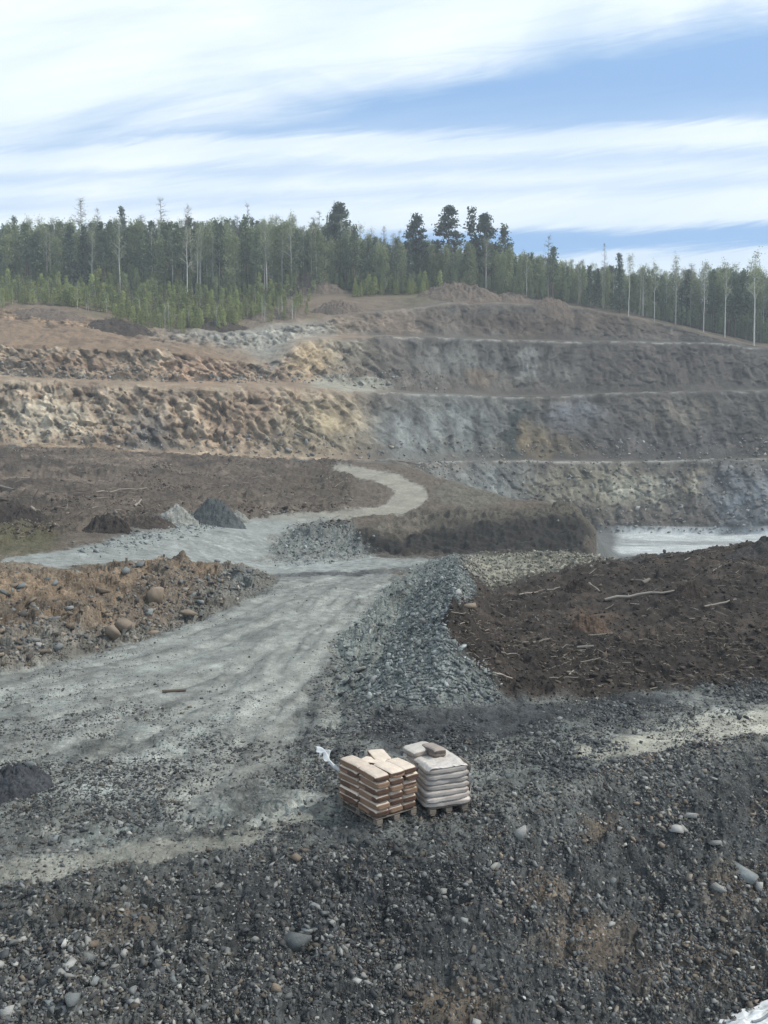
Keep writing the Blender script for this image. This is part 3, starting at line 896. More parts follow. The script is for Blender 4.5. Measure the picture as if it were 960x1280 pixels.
ZLAB = {
    0: ('dark grey gravel ground and stony slope around the pallets', 'ground', 'structure'),
    1: ('pale grey haul road of crushed rock with wheel ruts', 'road', 'structure'),
    2: ('pale access road curving up left over the rise to the quarry', 'road', 'structure'),
    3: ('dark brown peat spread littered with broken wood', 'ground', 'structure'),
    4: ('grey crushed rock berm along the right edge of the haul road', 'berm', 'thing'),
    5: ('pale brown rubble berm behind the dark peat field', 'berm', 'thing'),
    6: ('tan earth and boulder bank along the left of the haul road', 'bank', 'thing'),
    7: ('dark soil dump with overhanging lip beside the pit', 'soil dump', 'thing'),
    8: ('rough brown stripped field below the left quarry wall', 'field', 'structure'),
    9: ('pale flat pit floor at the foot of the lowest quarry face', 'pit floor', 'structure'),
    10: ('lowest quarry face, olive grey, standing on the pit floor', 'rock face', 'structure'),
    11: ('second quarry face from the bottom, tan left and blue grey right', 'rock face', 'structure'),
    12: ('third quarry face from the bottom, dark brown', 'rock face', 'structure'),
    13: ('topmost quarry face, dark brown earth under the forest', 'rock face', 'structure'),
    14: ('hillside carrying the forest above the quarry', 'hillside', 'structure'),
    15: ('grey gravel mound between cross road and access road', 'gravel mound', 'thing'),
    16: ('pale tan vehicle track crossing the gravel right of the pallets', 'track', 'structure'),
    17: ('pale tan vehicle track running left from the pallets', 'track', 'structure'),
}
for z in sorted(set(ZF.tolist())):
    F = QF[ZF == z]
    u, inv = np.unique(F, return_inverse=True)
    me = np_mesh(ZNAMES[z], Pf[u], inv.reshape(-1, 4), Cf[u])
    a = me.attributes.new('Grain', 'FLOAT', 'POINT')
    a.data.foreach_set('value', np.ascontiguousarray(Gf[u], np.float32))
    o = link(ZNAMES[z], me, M_EARTH)
    lab, cat, kind = ZLAB[z]
    tag(o, lab, cat, 'quarry faces' if 10 <= z <= 13 else None, kind)


# ---- find the visible ground under a pixel
def hit(px, py, tmin=0, tmax=99):
    c = int(np.argmin(np.abs(COLS - px)))
    col = PYd[:, c]
    ok = np.where((col <= py) & (T >= tmin) & (T <= tmax))[0]
    r = int(ok[0]) if len(ok) else NR - 1
    return Vector(P[r, c]), Vector(NRM[r, c]), r, c


VIS = PYd <= np.minimum.accumulate(PYd, axis=0) + 0.5
INF = (PXd > -30) & (PXd < 990) & (PYd < 1300)


def pick(weight, n):
    """n random grid spots, weighted; returns positions, normals, row/col"""
    wgt = np.where(VIS & INF, weight, 0).ravel().astype(float)
    cs = np.cumsum(wgt)
    k = np.searchsorted(cs, RNG.random(n) * cs[-1])
    r, c = k // NC, k % NC
    return P[r, c] + 0, NRM[r, c], r, c


# ------------------------------------------------------------------ haze
hm = bpy.data.materials.new("haze")
hm.use_nodes = True
t = NT(hm.node_tree)
pv = t.n('ShaderNodeVolumePrincipled')
pv.inputs['Color'].default_value = (0.86, 0.93, 1.0, 1)
pv.inputs['Density'].default_value = HAZE
pv.inputs['Anisotropy'].default_value = 0.0
ho = t.n('ShaderNodeOutputMaterial')
t.t.links.new(pv.outputs[0], ho.inputs['Volume'])
hb = bmesh.new()
bmesh.ops.create_cube(hb, size=1.0)
zlo = float(P[..., 2].min()) - 1.0
xlo, xhi = float(P[..., 0].min()) - 20, float(P[..., 0].max()) + 20
ylo, yhi = -30.0, float(P[..., 1].max()) + 20
for v in hb.verts:
    v.co = Vector((xlo if v.co.x < 0 else xhi, ylo if v.co.y < 0 else yhi, zlo if v.co.z < 0 else 110.0))
hme = bpy.data.meshes.new('haze'); hb.to_mesh(hme); hb.free()
tag(link('haze', hme, hm), 'thin pale haze over the quarry and the forest', 'haze', kind='stuff')

# ------------------------------------------------------------------ stones
def rock_shape(rng, npts=11):
    """broken stone: hull of a few random points"""
    bm = bmesh.new()
    p = rng.uniform(-1, 1, (npts, 3))
    p /= (np.abs(p) ** 5).sum(1, keepdims=True) ** 0.2
    p *= rng.uniform(0.7, 1.0, (npts, 1)) * np.array([1, rng.uniform(0.5, 0.95), rng.uniform(0.35, 0.75)])
    sh_ = rng.normal(0, 0.35)
    p[:, 0] += sh_ * p[:, 2]
    for q in p: bm.verts.new(q)
    r = bmesh.ops.convex_hull(bm, input=bm.verts[:])
    bmesh.ops.delete(bm, geom=[g for g in r['geom_interior'] if isinstance(g, bmesh.types.BMVert)], context='VERTS')
    bmesh.ops.triangulate(bm, faces=bm.faces[:])
    bm.verts.index_update()
    v = np.array([x.co[:] for x in bm.verts]); f = np.array([[q.index for q in x.verts] for x in bm.faces])
    bm.free()
    return v, f


def rand_rot(rng, tilt=0.4):
    return np.array(Matrix.Rotation(rng.uniform(0, 6.283), 3, 'Z') @ Matrix.Rotation(rng.normal() * tilt, 3, 'X') @ Matrix.Rotation(rng.normal() * tilt, 3, 'Y'))


def stone_field(name, weight, n, rmin, rmax, colours, label, power=2.2, sink=0.30, cat='rubble'):
    """uncountable small broken rock, one object"""
    pos, nrm, r, c = pick(weight, n)
    sh = [rock_shape(RNG, 9) for _ in range(30)]
    u = RNG.random(n)
    rad = rmin * (1 - u * (1 - (rmin / rmax) ** power)) ** (-1 / power)
    cols = np.array(colours)
    Vs, Fs, Cs, off = [], [], [], 0
    for k, (v, f) in enumerate(sh):
        sel = np.arange(k, n, len(sh))
        m = np.stack([rand_rot(RNG, 0.6) for _ in sel])
        r_ = rad[sel][:, None, None]
        V = np.einsum('nij,vj->nvi', m, v) * r_ + pos[sel][:, None] + np.array([0, 0, 1.0]) * r_ * (0.45 - sink)
        F = f[None] + (off + np.arange(len(sel)) * len(v))[:, None, None]
        c_ = cols[RNG.integers(0, len(cols), len(sel))] * np.exp(RNG.normal(0, 0.25, (len(sel), 1)))
        Vs.append(V.reshape(-1, 3)); Fs.append(F.reshape(-1, 3)); Cs.append(np.repeat(c_, len(v), 0))
        off += len(sel) * len(v)
    me = np_mesh(name, np.concatenate(Vs), np.concatenate(Fs), np.concatenate(Cs))
    return tag(link(name, me, M_STONE), label, cat, kind='stuff')


px_area = np.ones_like(T2, float)
cellw = np.ones_like(T2, float)
W_SLOPE = ((T2 > 0.85) & (T2 < 2.4)) * cellw * (1 - 0.8 * Z_TRACKL) * np.clip(0.45 + 1.3 * fbm(P / 1.1, 3, 131) + 1.2 * fbm(P / 3.2, 2, 132), 0.22, 2) * (1 - 0.6 * blob(430, 1120, 200, 60, 0, 2.3, 40, 0.8))
W_FLAT = ((T2 >= 2.2) & (T2 < 5)) * (1 - 0.93 * smooth_road) * (1 - Z_PEAT) * (1 - Z_BERM) * np.clip(0.3 + 1.4 * fbm(P / 1.6, 3, 133), 0.03, 2)
GREYS = [(0.070, 0.074, 0.075), (0.052, 0.055, 0.057), (0.040, 0.042, 0.044), (0.088, 0.092, 0.090), (0.075, 0.073, 0.068), (0.055, 0.056, 0.056), (0.115, 0.118, 0.113), (0.17, 0.17, 0.16), (0.23, 0.225, 0.205), (0.095, 0.080, 0.062), (0.062, 0.062, 0.060)]
W_SLOPE = W_SLOPE * (1 + 0.9 * np.clip((PX0 - 560) / 100, 0, 1))
stone_field('gravel', W_SLOPE, 66000, 0.013, 0.10, GREYS, 'loose grey gravel and small broken stones covering the near slope', 1.9)
stone_field('gravel', W_FLAT, 26000, 0.018, 0.085, GREYS, 'scattered gravel over the flat ground around the pallets', 2.3)
BG = [(0.19, 0.205, 0.196), (0.15, 0.163, 0.157), (0.11, 0.12, 0.117), (0.26, 0.272, 0.26), (0.17, 0.18, 0.172), (0.13, 0.14, 0.135)]
stone_field('rubble', ((T2 > 2.35) & (T2 < 4.6) & (PX0 > 370) & (PX0 < 960)) * (1 - smooth_road) * (1 - Z_PEAT) * np.clip(1 - 3 * R1, 0, 1) * np.clip(0.4 + 1.6 * fbm(P / 2.2, 3, 134), 0.03, 2) * np.clip((PX0 - 370) / 60, 0, 1), 9000, 0.022, 0.14,
            [(0.085, 0.09, 0.09), (0.06, 0.064, 0.067), (0.13, 0.137, 0.13), (0.045, 0.048, 0.052)], 'dark broken stone between the berm, the peat and the pallets', 2.1)
stone_field('rubble', np.clip(Z_BERM * np.clip(0.25 + 2 * R1, 0, 1) + np.clip(R1 * 3 - 0.3, 0, 1) * ((T2 > 3) & (T2 < 7.4)) * (1 - Z_PEAT), 0, 1), 10500, 0.03, 0.18, BG, 'broken blue grey rock heaped on the crushed rock berm', 2.1)
stone_field('rubble', Z_RUBB, 1500, 0.06, 0.28, [(0.28, 0.26, 0.21), (0.20, 0.19, 0.155), (0.15, 0.14, 0.12)], 'pale broken rock on the rubble berm behind the peat', 2.2)
TANS = [(0.17, 0.135, 0.10), (0.15, 0.125, 0.10), (0.24, 0.215, 0.18), (0.10, 0.088, 0.075), (0.15, 0.148, 0.138), (0.075, 0.068, 0.06)]
stone_field('rubble', Z_BANK * np.clip(0.25 + np.clip((5.5 - T2) * 2, 0, 1) + blob(220, 755, 100, 40, 4, 7) + blob(330, 735, 60, 40, 4, 7), 0, 1.5), 2600, 0.04, 0.26, TANS + BG[1:3],
            'broken tan and grey rock strewn down the earth bank', 2.0)
stone_field('rubble', Z_GHEAP + 0.7 * Z_PALE, 1500, 0.07, 0.30, BG, 'broken grey rock on the gravel mound and road shoulder', 2.2)
stone_field('clods', Z_PEAT, 3600, 0.04, 0.22, [(0.038, 0.030, 0.025), (0.055, 0.042, 0.034), (0.026, 0.021, 0.018), (0.095, 0.074, 0.058)], 'clods of dark peat over the peat field', 2.2, cat='clods')
stone_field('clods', (field * (T2 > 8.6)) * np.clip(2.2 * fbm(P / 6, 3, 141), 0.03, 1), 2200, 0.08, 0.45, [(0.075, 0.058, 0.045), (0.11, 0.085, 0.065), (0.055, 0.042, 0.034), (0.20, 0.17, 0.14)],
            'clods and broken turf over the brown field and soil dump', 2.2, cat='clods')
stone_field('scree', ((T2 > 12) & (T2 < 13.3) & (PX0 > 520)) * 1.0 + ((np.abs(T2 - 16.1) < 0.25) & (PX0 < 560)) * 2.0 + ((np.abs(T2 - 14.1) < 0.2)) * 1.0, 2200, 0.2, 0.8,
            [(0.24, 0.24, 0.23), (0.17, 0.165, 0.15), (0.22, 0.19, 0.15)], 'fallen rock lying along the quarry benches', 2.4, cat='scree')

stone_field('gravel', W_SLOPE * np.clip((PX0 - 560) / 120, 0, 1), 2600, 0.03, 0.11, [(0.19, 0.185, 0.17), (0.14, 0.142, 0.135), (0.25, 0.24, 0.21), (0.15, 0.12, 0.09), (0.10, 0.104, 0.104), (0.21, 0.18, 0.145)],
            'pale and tan broken stones over the right of the near slope', 2.4)
stone_field('gravel', W_SLOPE * np.clip((360 - PX0) / 120, 0, 1), 1500, 0.03, 0.10, [(0.17, 0.17, 0.16), (0.12, 0.125, 0.12), (0.23, 0.225, 0.20), (0.09, 0.094, 0.094)],
            'pale and grey broken stones over the lower left ground', 2.4)
stone_field('gravel', (Z_ROAD + 0.6 * Z_TRACKL + 0.6 * Z_TRACKR) * ((T2 > 1.5) & (T2 < 5)) * np.clip(0.3 + 1.5 * n5, 0.05, 2), 6500, 0.014, 0.05, [(0.17, 0.178, 0.172), (0.13, 0.137, 0.133), (0.22, 0.228, 0.218), (0.09, 0.094, 0.094)],
            'small loose gravel thrown about on the haul road', 2.5)

# individual stones
ROCKS = []
for k in range(16):
    ROCKS.append(rock_shape(RNG, 10))


def rock_meshes(mat, tagname):
    return [np_mesh(tagname, v, f) for v, f in ROCKS]


RM = {}
for nm, mat in (('pale', M_STONE_PALE), ('grey', M_STONE_GREY), ('tan', M_STONE_TAN)):
    RM[nm] = rock_meshes(mat, 'stone')
    for me in RM[nm]:
        me.materials.append(mat)


def put_rock(pos, rad, kind, label, group=None, name='stone', sink=0.3, scale=(1, 1, 1), rz=None):
    o = link(name, random.choice(RM[kind]))
    o.location = (pos[0], pos[1], pos[2] + rad * (0.45 - sink))
    o.scale = (rad * scale[0], rad * scale[1], rad * scale[2])
    o.rotation_euler = (random.gauss(0, 0.3), random.gauss(0, 0.3), random.uniform(0, 6.28) if rz is None else rz)
    return tag(o, label, 'stone', group)


# stones that stand out in the photograph: (px, py, radius px, kind, label)
for px, py, rp, kd, lab in [
    (648, 1042, 15, 'pale', 'large pale rounded boulder on the slope crest right of the white pallet'),
    (371, 1178, 20, 'grey', 'large grey angular slab lying low on the dark slope'),
    (845, 1034, 17, 'pale', 'pale grey flat stone near the top of the right slope'),
    (893, 1052, 12, 'pale', 'pale cream block on the upper right slope'),
    (862, 1018, 12, 'pale', 'pale stone just under the crest of the right slope'),
    (930, 1090, 20, 'grey', 'big blue grey fractured boulder on the right slope'),
    (948, 1108, 11, 'pale', 'cream stone beside the big blue grey boulder'),
    (897, 1112, 10, 'pale', 'pale wedge stone left of the big blue grey boulder'),
    (585, 757, 16, 'tan', 'tan boulder where the rock berm meets the peat'),
    (450, 836, 13, 'pale', 'white flat slab at the foot of the crushed rock berm'),
    (466, 851, 9, 'pale', 'white stone just below the flat white slab by the berm'),
    (125, 738, 14, 'tan', 'dark boulder at the top left of the earth bank'),
    (188, 744, 19, 'tan', 'tan cracked boulder in the middle of the earth bank'),
    (140, 790, 15, 'tan', 'boulder low on the left half of the earth bank'),
    (236, 764, 15, 'tan', 'brown boulder among rubble on the earth bank'),
    (160, 780, 16, 'tan', 'tan boulder halfway down the earth bank'),
    (48, 806, 9, 'pale', 'white stone at the foot of the earth bank'),
    (62, 815, 7, 'pale', 'small white stone beside the road below the bank'),
    (175, 706, 11, 'grey', 'dark rock on the rim of the earth bank'),
    (272, 701, 4, 'grey', 'small dark rock on the edge of the access road'),
    (697, 650, 3, 'grey', 'dark stone on top of the soil dump'),
    (355, 641, 3, 'grey', 'dark little stone beside the access road bend'),
    (420, 735, 3, 'grey', 'dark stone on the pale haul road'),
    (108, 1195, 12, 'grey', 'green grey stone on the lower left slope'),
    (88, 1208, 11, 'pale', 'pale round stone on the lower left slope'),
    (30, 1222, 10, 'tan', 'rusty round stone at the left edge of the slope'),
    (110, 1178, 13, 'pale', 'tan and cream block on the left slope'),
    (6, 1268, 13, 'pale', 'white stone in the bottom left corner'),
    (90, 1262, 14, 'grey', 'grey block near the bottom left'),
    (40, 955, 14, 'grey', 'dark rubble block left of the haul road'),
]:
    q, nn, r, c = hit(px, py + rp * 0.3)
    D = max(3.0, float(q.y))
    put_rock(q, rp / 1000 * D, kd, lab, name='boulder' if rp > 12 else 'stone')
# the rest of the larger stones, alike
def rock_group(weight, n, smin, smax, kinds, label, group):
    pos, nrm, r, c = pick(weight, n)
    for i in range(n):
        rad = smin + (smax - smin) * random.random() ** 2.5
        put_rock(pos[i], rad, random.choice(kinds), label, group)


rock_group(W_SLOPE * (PX0 > 420), 105, 0.06, 0.125, ['pale', 'pale', 'grey', 'tan'], 'loose fist sized angular stone on the dark slope below the pallets', 'stones on the right and middle slope')
rock_group(W_SLOPE * (PX0 <= 420), 65, 0.06, 0.13, ['pale', 'grey', 'grey', 'tan'], 'loose angular stone on the grey stony ground at lower left', 'stones on the lower left ground')
rock_group(Z_BERM, 46, 0.12, 0.27, ['grey', 'grey', 'pale'], 'angular blue grey block on the crushed rock berm', 'blocks on the crushed rock berm')
rock_group(Z_BANK * (T2 < 6), 46, 0.14, 0.38, ['tan', 'tan', 'grey', 'grey'], 'angular tan block on the left earth bank', 'blocks on the earth bank')

# ------------------------------------------------------------------ heaps
def heap(name, px, py, wpx, hpx, col, label, cat, seed, clodsize=0.5, amp=0.22, squash=0.8):
    q, nn, r, c = hit(px, py)
    D = q.y
    rx, hz = wpx / 2000 * D, hpx / 1000 * D
    n = 110
    a, b = np.meshgrid(np.linspace(-1.15, 1.15, n), np.linspace(-1.15, 1.15, n))
    qq = np.stack([a * 1.7 + seed, b * 1.7, 0 * a], -1)
    d = np.hypot(a + 0.22 * fbm(qq, 3, seed + 20), b + 0.22 * fbm(qq, 3, seed + 21))
    Q = np.stack([a * rx, b * rx * squash, 0 * a], -1)
    z = hz * (np.clip(1.12 - d ** 1.7 * 1.12, -0.4, 1) - 0.12 * np.clip(1 - 3 * d, 0, 1)) * (1 + 0.22 * fbm(Q / rx * 1.5 + seed, 3, seed))
    z = z + 0.7 * amp * hz * (fbm(Q / clodsize + seed, 4, seed + 3, ridged=True) + 0.7 * cells(Q / clodsize * 1.8 + seed, seed + 5) + 0.5 * cells(Q / clodsize * 4 + seed, seed + 6)) * np.clip(1.2 - d, 0, 1)
    # sit on the ground as it lies there
    Pf_ = P.reshape(-1, 3)
    near_ = Pf_[(np.abs(Pf_[:, 0] - q.x) < rx * 1.6) & (np.abs(Pf_[:, 1] - q.y) < max(rx * squash * 1.8, 3.0))]
    near_ = near_[::max(1, len(near_) // 2500)]
    qx = Q.reshape(-1, 3)[:, :2] + np.array([q.x, q.y])
    gz_ = np.empty(len(qx))
    for s0 in range(0, len(qx), 1000):
        d2 = ((qx[s0:s0 + 1000, None] - near_[None, :, :2]) ** 2).sum(-1)
        j_ = np.argpartition(d2, 3, axis=1)[:, :4]
        gz_[s0:s0 + 1000] = near_[j_, 2].mean(1)
    gz_ = gsmooth(gsmooth(gz_.reshape(n, n), 3, 0), 3, 1)
    Q[..., 2] = z - 0.1 + (np.clip(gz_ - q.z, -2.5, 0.30 * hz) if name != 'earth_mound' else gz_ - q.z)
    i = np.arange(n * n).reshape(n, n)
    F = np.stack([i[:-1, :-1], i[:-1, 1:], i[1:, 1:], i[1:, :-1]], -1).reshape(-1, 4)
    V = Q.reshape(-1, 3)
    cc = np.array(col) * (1 + 0.35 * fbm(V / clodsize * 0.7 + seed, 3, seed + 9))[:, None]
    me = np_mesh(name, V, F, cc)
    g = me.attributes.new('Grain', 'FLOAT', 'POINT'); g.data.foreach_set('value', np.full(len(V), 0.5, np.float32))
    o = link(name, me, M_EARTH)
    o.location = q
    return tag(o, label, cat)


heap('gravel_heap', 273, 653, 72, 23, (0.070, 0.078, 0.078), 'dark blue grey gravel heap beside the access road', 'gravel heap', 3)
heap('rubble_heap', 226, 647, 50, 17, (0.24, 0.24, 0.215), 'pale rubble heap just left of the dark gravel heap', 'rubble heap', 5)
heap('rubble_heap', 297, 651, 34, 12, (0.22, 0.22, 0.20), 'low pale rubble heap just right of the dark gravel heap', 'rubble heap', 6)
heap('soil_heap', 138, 664, 62, 17, (0.036, 0.029, 0.024), 'blackish soil heap on the brown field by the road shoulder', 'soil heap', 8, 0.5, 0.55)
heap('soil_heap', 186, 656, 80, 9, (0.058, 0.046, 0.037), 'low brown soil heap right of the blackish heap', 'soil heap', 9, 0.5, 0.5)
heap('soil_heap', 20, 648, 80, 11, (0.040, 0.032, 0.027), 'dark soil heap at the left edge above the olive grass', 'soil heap', 12, 0.5, 0.5)
for q in [(388, 366, 84, 17, 31, 'brown earth mound at mid slope under the trio of birches'), (345, 398, 70, 8, 32, 'low brown earth mound at the edge of the grey plain'),
          (425, 388, 70, 10, 33, 'brown earth mound over the left end of the top face'), (575, 371, 110, 13, 34, 'grassy earth mound on the rim under the tall skyline pines'),
          (640, 376, 60, 8, 35, 'low stony mound on the rim left of the dark top face'), (690, 382, 56, 8, 36, 'low stony mound on the rim under the bushy dark pine'),
          (150, 412, 86, 11, 37, 'dark earth scarp under the left thicket'), (262, 412, 90, 10, 38, 'dark earth mound at the foot of the thicket by the grey plain'),
          (60, 397, 90, 7, 39, 'low earth mound at the far left under the thicket')]:
    dk = q[4] in (37, 38)
    heap('earth_mound', q[0], q[1], q[2], q[3], (0.060, 0.047, 0.037) if dk else (0.135, 0.105, 0.080), q[5], 'earth mound', q[4], 1.6, 0.4, 0.5)
heap('earth_lump', 738, 790, 66, 20, (0.100, 0.068, 0.048), 'rust brown lump of earth in the peat field', 'earth lump', 14, 0.35, 0.3, 0.6)
heap('earth_lump', 860, 742, 60, 14, (0.048, 0.036, 0.029), 'dark turf lump right of the pale log in the peat', 'earth lump', 15, 0.35, 0.35, 0.6)
heap('earth_lump', 722, 738, 40, 12, (0.042, 0.032, 0.026), 'small dark turf lump behind the pale log', 'earth lump', 16, 0.35, 0.35, 0.6)
heap('gravel_heap', 10, 985, 130, 26, (0.050, 0.053, 0.058), 'dark low gravel heap at the left edge of the flat ground', 'gravel heap', 17, 0.22, 0.4, 0.7)
heap('soil_heap', 968, 690, 130, 18, (0.050, 0.044, 0.040), 'dark heap on the crest of the peat at the right edge', 'soil heap', 19, 0.6, 0.3, 0.5)


# ------------------------------------------------------------------ tubes and logs
def tube(pts, rads, seg=6):
    pts = np.asarray(pts, float)
    n = len(pts)
    tang = np.gradient(pts, axis=0)
    tang /= np.linalg.norm(tang, axis=1, keepdims=True) + 1e-9
    ref = np.array([0.0, 0, 1]) if abs(tang[0, 2]) < 0.8 else np.array([1.0, 0, 0])
    V = []
    for p, t, r in zip(pts, tang, rads):
        u = np.cross(t, ref); u /= np.linalg.norm(u) + 1e-9
        v = np.cross(t, u)
        an = np.linspace(0, 2 * math.pi, seg, endpoint=False)
        V.append(p + r * (np.cos(an)[:, None] * u + np.sin(an)[:, None] * v))
    V = np.concatenate(V)
    F = []
    for i in range(n - 1):
        for j in range(seg):
            k = (j + 1) % seg
            F.append((i * seg + j, i * seg + k, (i + 1) * seg + k, (i + 1) * seg + j))
    return V, np.array(F)


class Bag:
    """collects quad pieces"""
    def __init__(self): self.V, self.F, self.n, self.C = [], [], 0, []
    def add(self, V, F, col=None):
        self.V.append(V); self.F.append(F + self.n); self.n += len(V)
        if col is not None: self.C.append(np.broadcast_to(np.asarray(col, float), (len(V), 3)))
    def mesh(self, name):
        return np_mesh(name, np.concatenate(self.V), np.concatenate(self.F), np.concatenate(self.C) if self.C else None)


def log(px0, py0, px1, py1, rad, label, group=None, name='log', mat=None):
    a, _, _, _ = hit(px0, py0); b, _, _, _ = hit(px1, py1)
    a, b = np.array(a), np.array(b)
    a[2] += rad; b[2] += rad
    mid = (a + b) / 2
    t = np.linspace(0, 1, 7)[:, None]
    pts = a + (b - a) * t
    pts = pts + RNG.normal(0, 0.03, pts.shape) * np.linalg.norm(b - a) * 0.3
    rr = rad * np.linspace(1.0, 0.6, 7)
    rr[0] *= 0.9
    V, F = tube(pts, rr, 7)
    g = Bag(); g.add(V - mid, F)
    for _ in range(2):
        k = RNG.integers(1, 6)
        d = RNG.normal(size=3); d[2] = abs(d[2]) * 0.3; d /= np.linalg.norm(d)
        V, F = tube([pts[k] - mid, pts[k] - mid + d * rad * 3, pts[k] - mid + d * rad * 5], [rad * .35, rad * .25, rad * .08], 5)
        g.add(V, F)
    o = link(name, g.mesh(name), mat or M_DEADWOOD)
    o.location = mid
    return tag(o, label, 'log' if name == 'log' else 'branch', group)


log(758, 753, 843, 744, 0.075, 'long pale bare log lying across the peat field')
log(650, 744, 700, 736, 0.035, 'thin pale log left of the long log in the peat')
log(721, 812, 742, 810, 0.06, 'short white stick in the middle of the dark peat')
log(804, 733, 812, 728, 0.12, 'stubby white stump behind the long pale log')
log(736, 733, 750, 741, 0.06, 'short pale stick on the peat behind the long log')
log(115, 619, 184, 615, 0.07, 'long grey log lying on the brown field')
log(168, 636, 176, 627, 0.12, 'short white stump on the brown field near the black soil heap')
log(0, 613, 18, 614, 0.14, 'grey log at the left edge of the brown field')
log(665, 806, 690, 800, 0.05, 'crooked thin branch at the left of the peat field', name='branch')
log(880, 760, 920, 752, 0.05, 'thin grey branch on the right half of the peat field', name='branch')
log(600, 835, 640, 850, 0.04, 'thin branch at the front left of the peat field', name='branch')
log(203, 867, 232, 865, 0.05, 'dark stick lying on the haul road', name='branch', mat=M_BARK)
pos, nrm, r_, c_ = pick(Z_PEAT, 30)
for i in range(30):
    L_ = random.uniform(0.35, 1.1)
    an = random.gauss(0.1, 0.8)
    x0, y0 = float(PXd[r_[i], c_[i]]), float(PYd[r_[i], c_[i]])
    s = L_ / DD[r_[i], c_[i]] * 1000
    log(x0, y0, x0 + s * math.cos(an), y0 - s * 0.3 * math.sin(an), random.uniform(0.012, 0.03), 'short weathered branch scattered on the dark peat', 'branches on the peat field', 'branch')


def splinters(weight, n, lmin, lmax, rad, label, cols):
    pos, nrm, r, c = pick(weight, n)
    g = Bag()
    for i in range(n):
        l = random.uniform(lmin, lmax)
        a = random.uniform(0, math.pi)
        d = np.array([math.cos(a), math.sin(a), random.gauss(0.05, 0.25)]) * l / 2
        p = pos[i] + np.array([0, 0, rad])
        V, F = tube([p - d, p + RNG.normal(0, l * 0.04, 3), p + d], [rad, rad * .9, rad * .4], 4)
        g.add(V, F, np.array(cols[i % len(cols)]) * random.uniform(0.6, 1.3))
    return tag(link('wood_debris', g.mesh('wood_debris'), M_STONE), label, 'wood debris', kind='stuff')


splinters(Z_PEAT * np.clip(0.3 + 1.5 * fbm(P / 2.5, 3, 140), 0.03, 2), 1500, 0.06, 0.45, 0.010, 'splintered wood and roots mixed through the dark peat', [(0.32, 0.28, 0.23), (0.20, 0.16, 0.12), (0.13, 0.10, 0.08), (0.26, 0.22, 0.17)])
splinters(field * (T2 > 8.6), 500, 0.5, 2.2, 0.035, 'broken roots and branches strewn over the brown field', [(0.24, 0.20, 0.16), (0.14, 0.11, 0.09)])

# ------------------------------------------------------------------ pallets and sacks
def sack_material(name, top, side, white, plastic=False, band=0.078):
    m = bpy.data.materials.new(name)
    m.use_nodes = True
    t = NT(m.node_tree)
    tc = t.n('ShaderNodeTexCoord')
    ob = tc.outputs['Object']
    sp = t.n('ShaderNodeSeparateXYZ'); t.set(sp.inputs[0], ob)
    oi = t.n('ShaderNodeObjectInfo').outputs['Random']
    at_ = t.n('ShaderNodeAttribute', attribute_name='Gusset').outputs['Fac']
    nz = t.noise(ob, 7.0, 5, 0.6)
    nf = t.noise(ob, 38.0, 4, 0.6)
    # dark panel on the gusset: the pale paper shows at one end of it
    pan = t.math('ADD', sp.outputs[0], t.math('MULTIPLY_ADD', oi, 0.6, -0.25))
    pan = t.math('ADD', pan, t.math('MULTIPLY_ADD', nz, 0.3, -0.15))
    pan = t.rng(pan, 0.15, 0.19)
    # dark band along the upper half of the gusset, pale paper below it
    up = t.rng(t.math('ADD', sp.outputs[2], t.math('MULTIPLY_ADD', nz, 0.10, -0.05)), band, band + 0.012)
    long_ = t.rng(t.math('ADD', t.math('ABSOLUTE', sp.outputs[1]), t.math('MULTIPLY_ADD', nf, 0.06, -0.03)), 0.125, 0.14)
    dark = t.math('MULTIPLY', up, t.math('SUBTRACT', 1.0, t.math('MULTIPLY', long_, 0.35)))
    dark = t.math('MULTIPLY', dark, t.math('MULTIPLY_ADD', t.math('GREATER_THAN', oi, 0.45), 0.75, 0.25))
    dark = t.math('MAXIMUM', dark, t.math('MULTIPLY', pan, 0.85))
    sidec = t.mix(dark, (*white, 1), (*side, 1))
    c = t.mix(at_, (*top, 1), sidec)
    v = t.math('MULTIPLY', t.math('MULTIPLY_ADD', nz, 0.7, 0.65), t.math('MULTIPLY_ADD', oi, 0.35, 0.83))
    cc = t.n('ShaderNodeCombineColor')
    for i in range(3): t.set(cc.inputs[i], v)
    c = t.mix(1.0, c, cc.outputs[0], 'MULTIPLY')
    bs = t.n('ShaderNodeBsdfPrincipled')
    t.set(bs.inputs['Base Color'], c)
    bs.inputs['Roughness'].default_value = 0.38 if plastic else 0.75
    bs.inputs['Specular IOR Level'].default_value = 0.5 if plastic else 0.3
    b = t.n('ShaderNodeBump'); b.inputs['Strength'].default_value = 0.5; b.inputs['Distance'].default_value = 0.02
    t.set(b.inputs['Height'], t.math('ADD', nz, t.math('MULTIPLY', nf, 0.35)))
    t.set(bs.inputs['Normal'], b.outputs[0])
    o = t.n('ShaderNodeOutputMaterial'); t.t.links.new(bs.outputs[0], o.inputs[0])
    return m


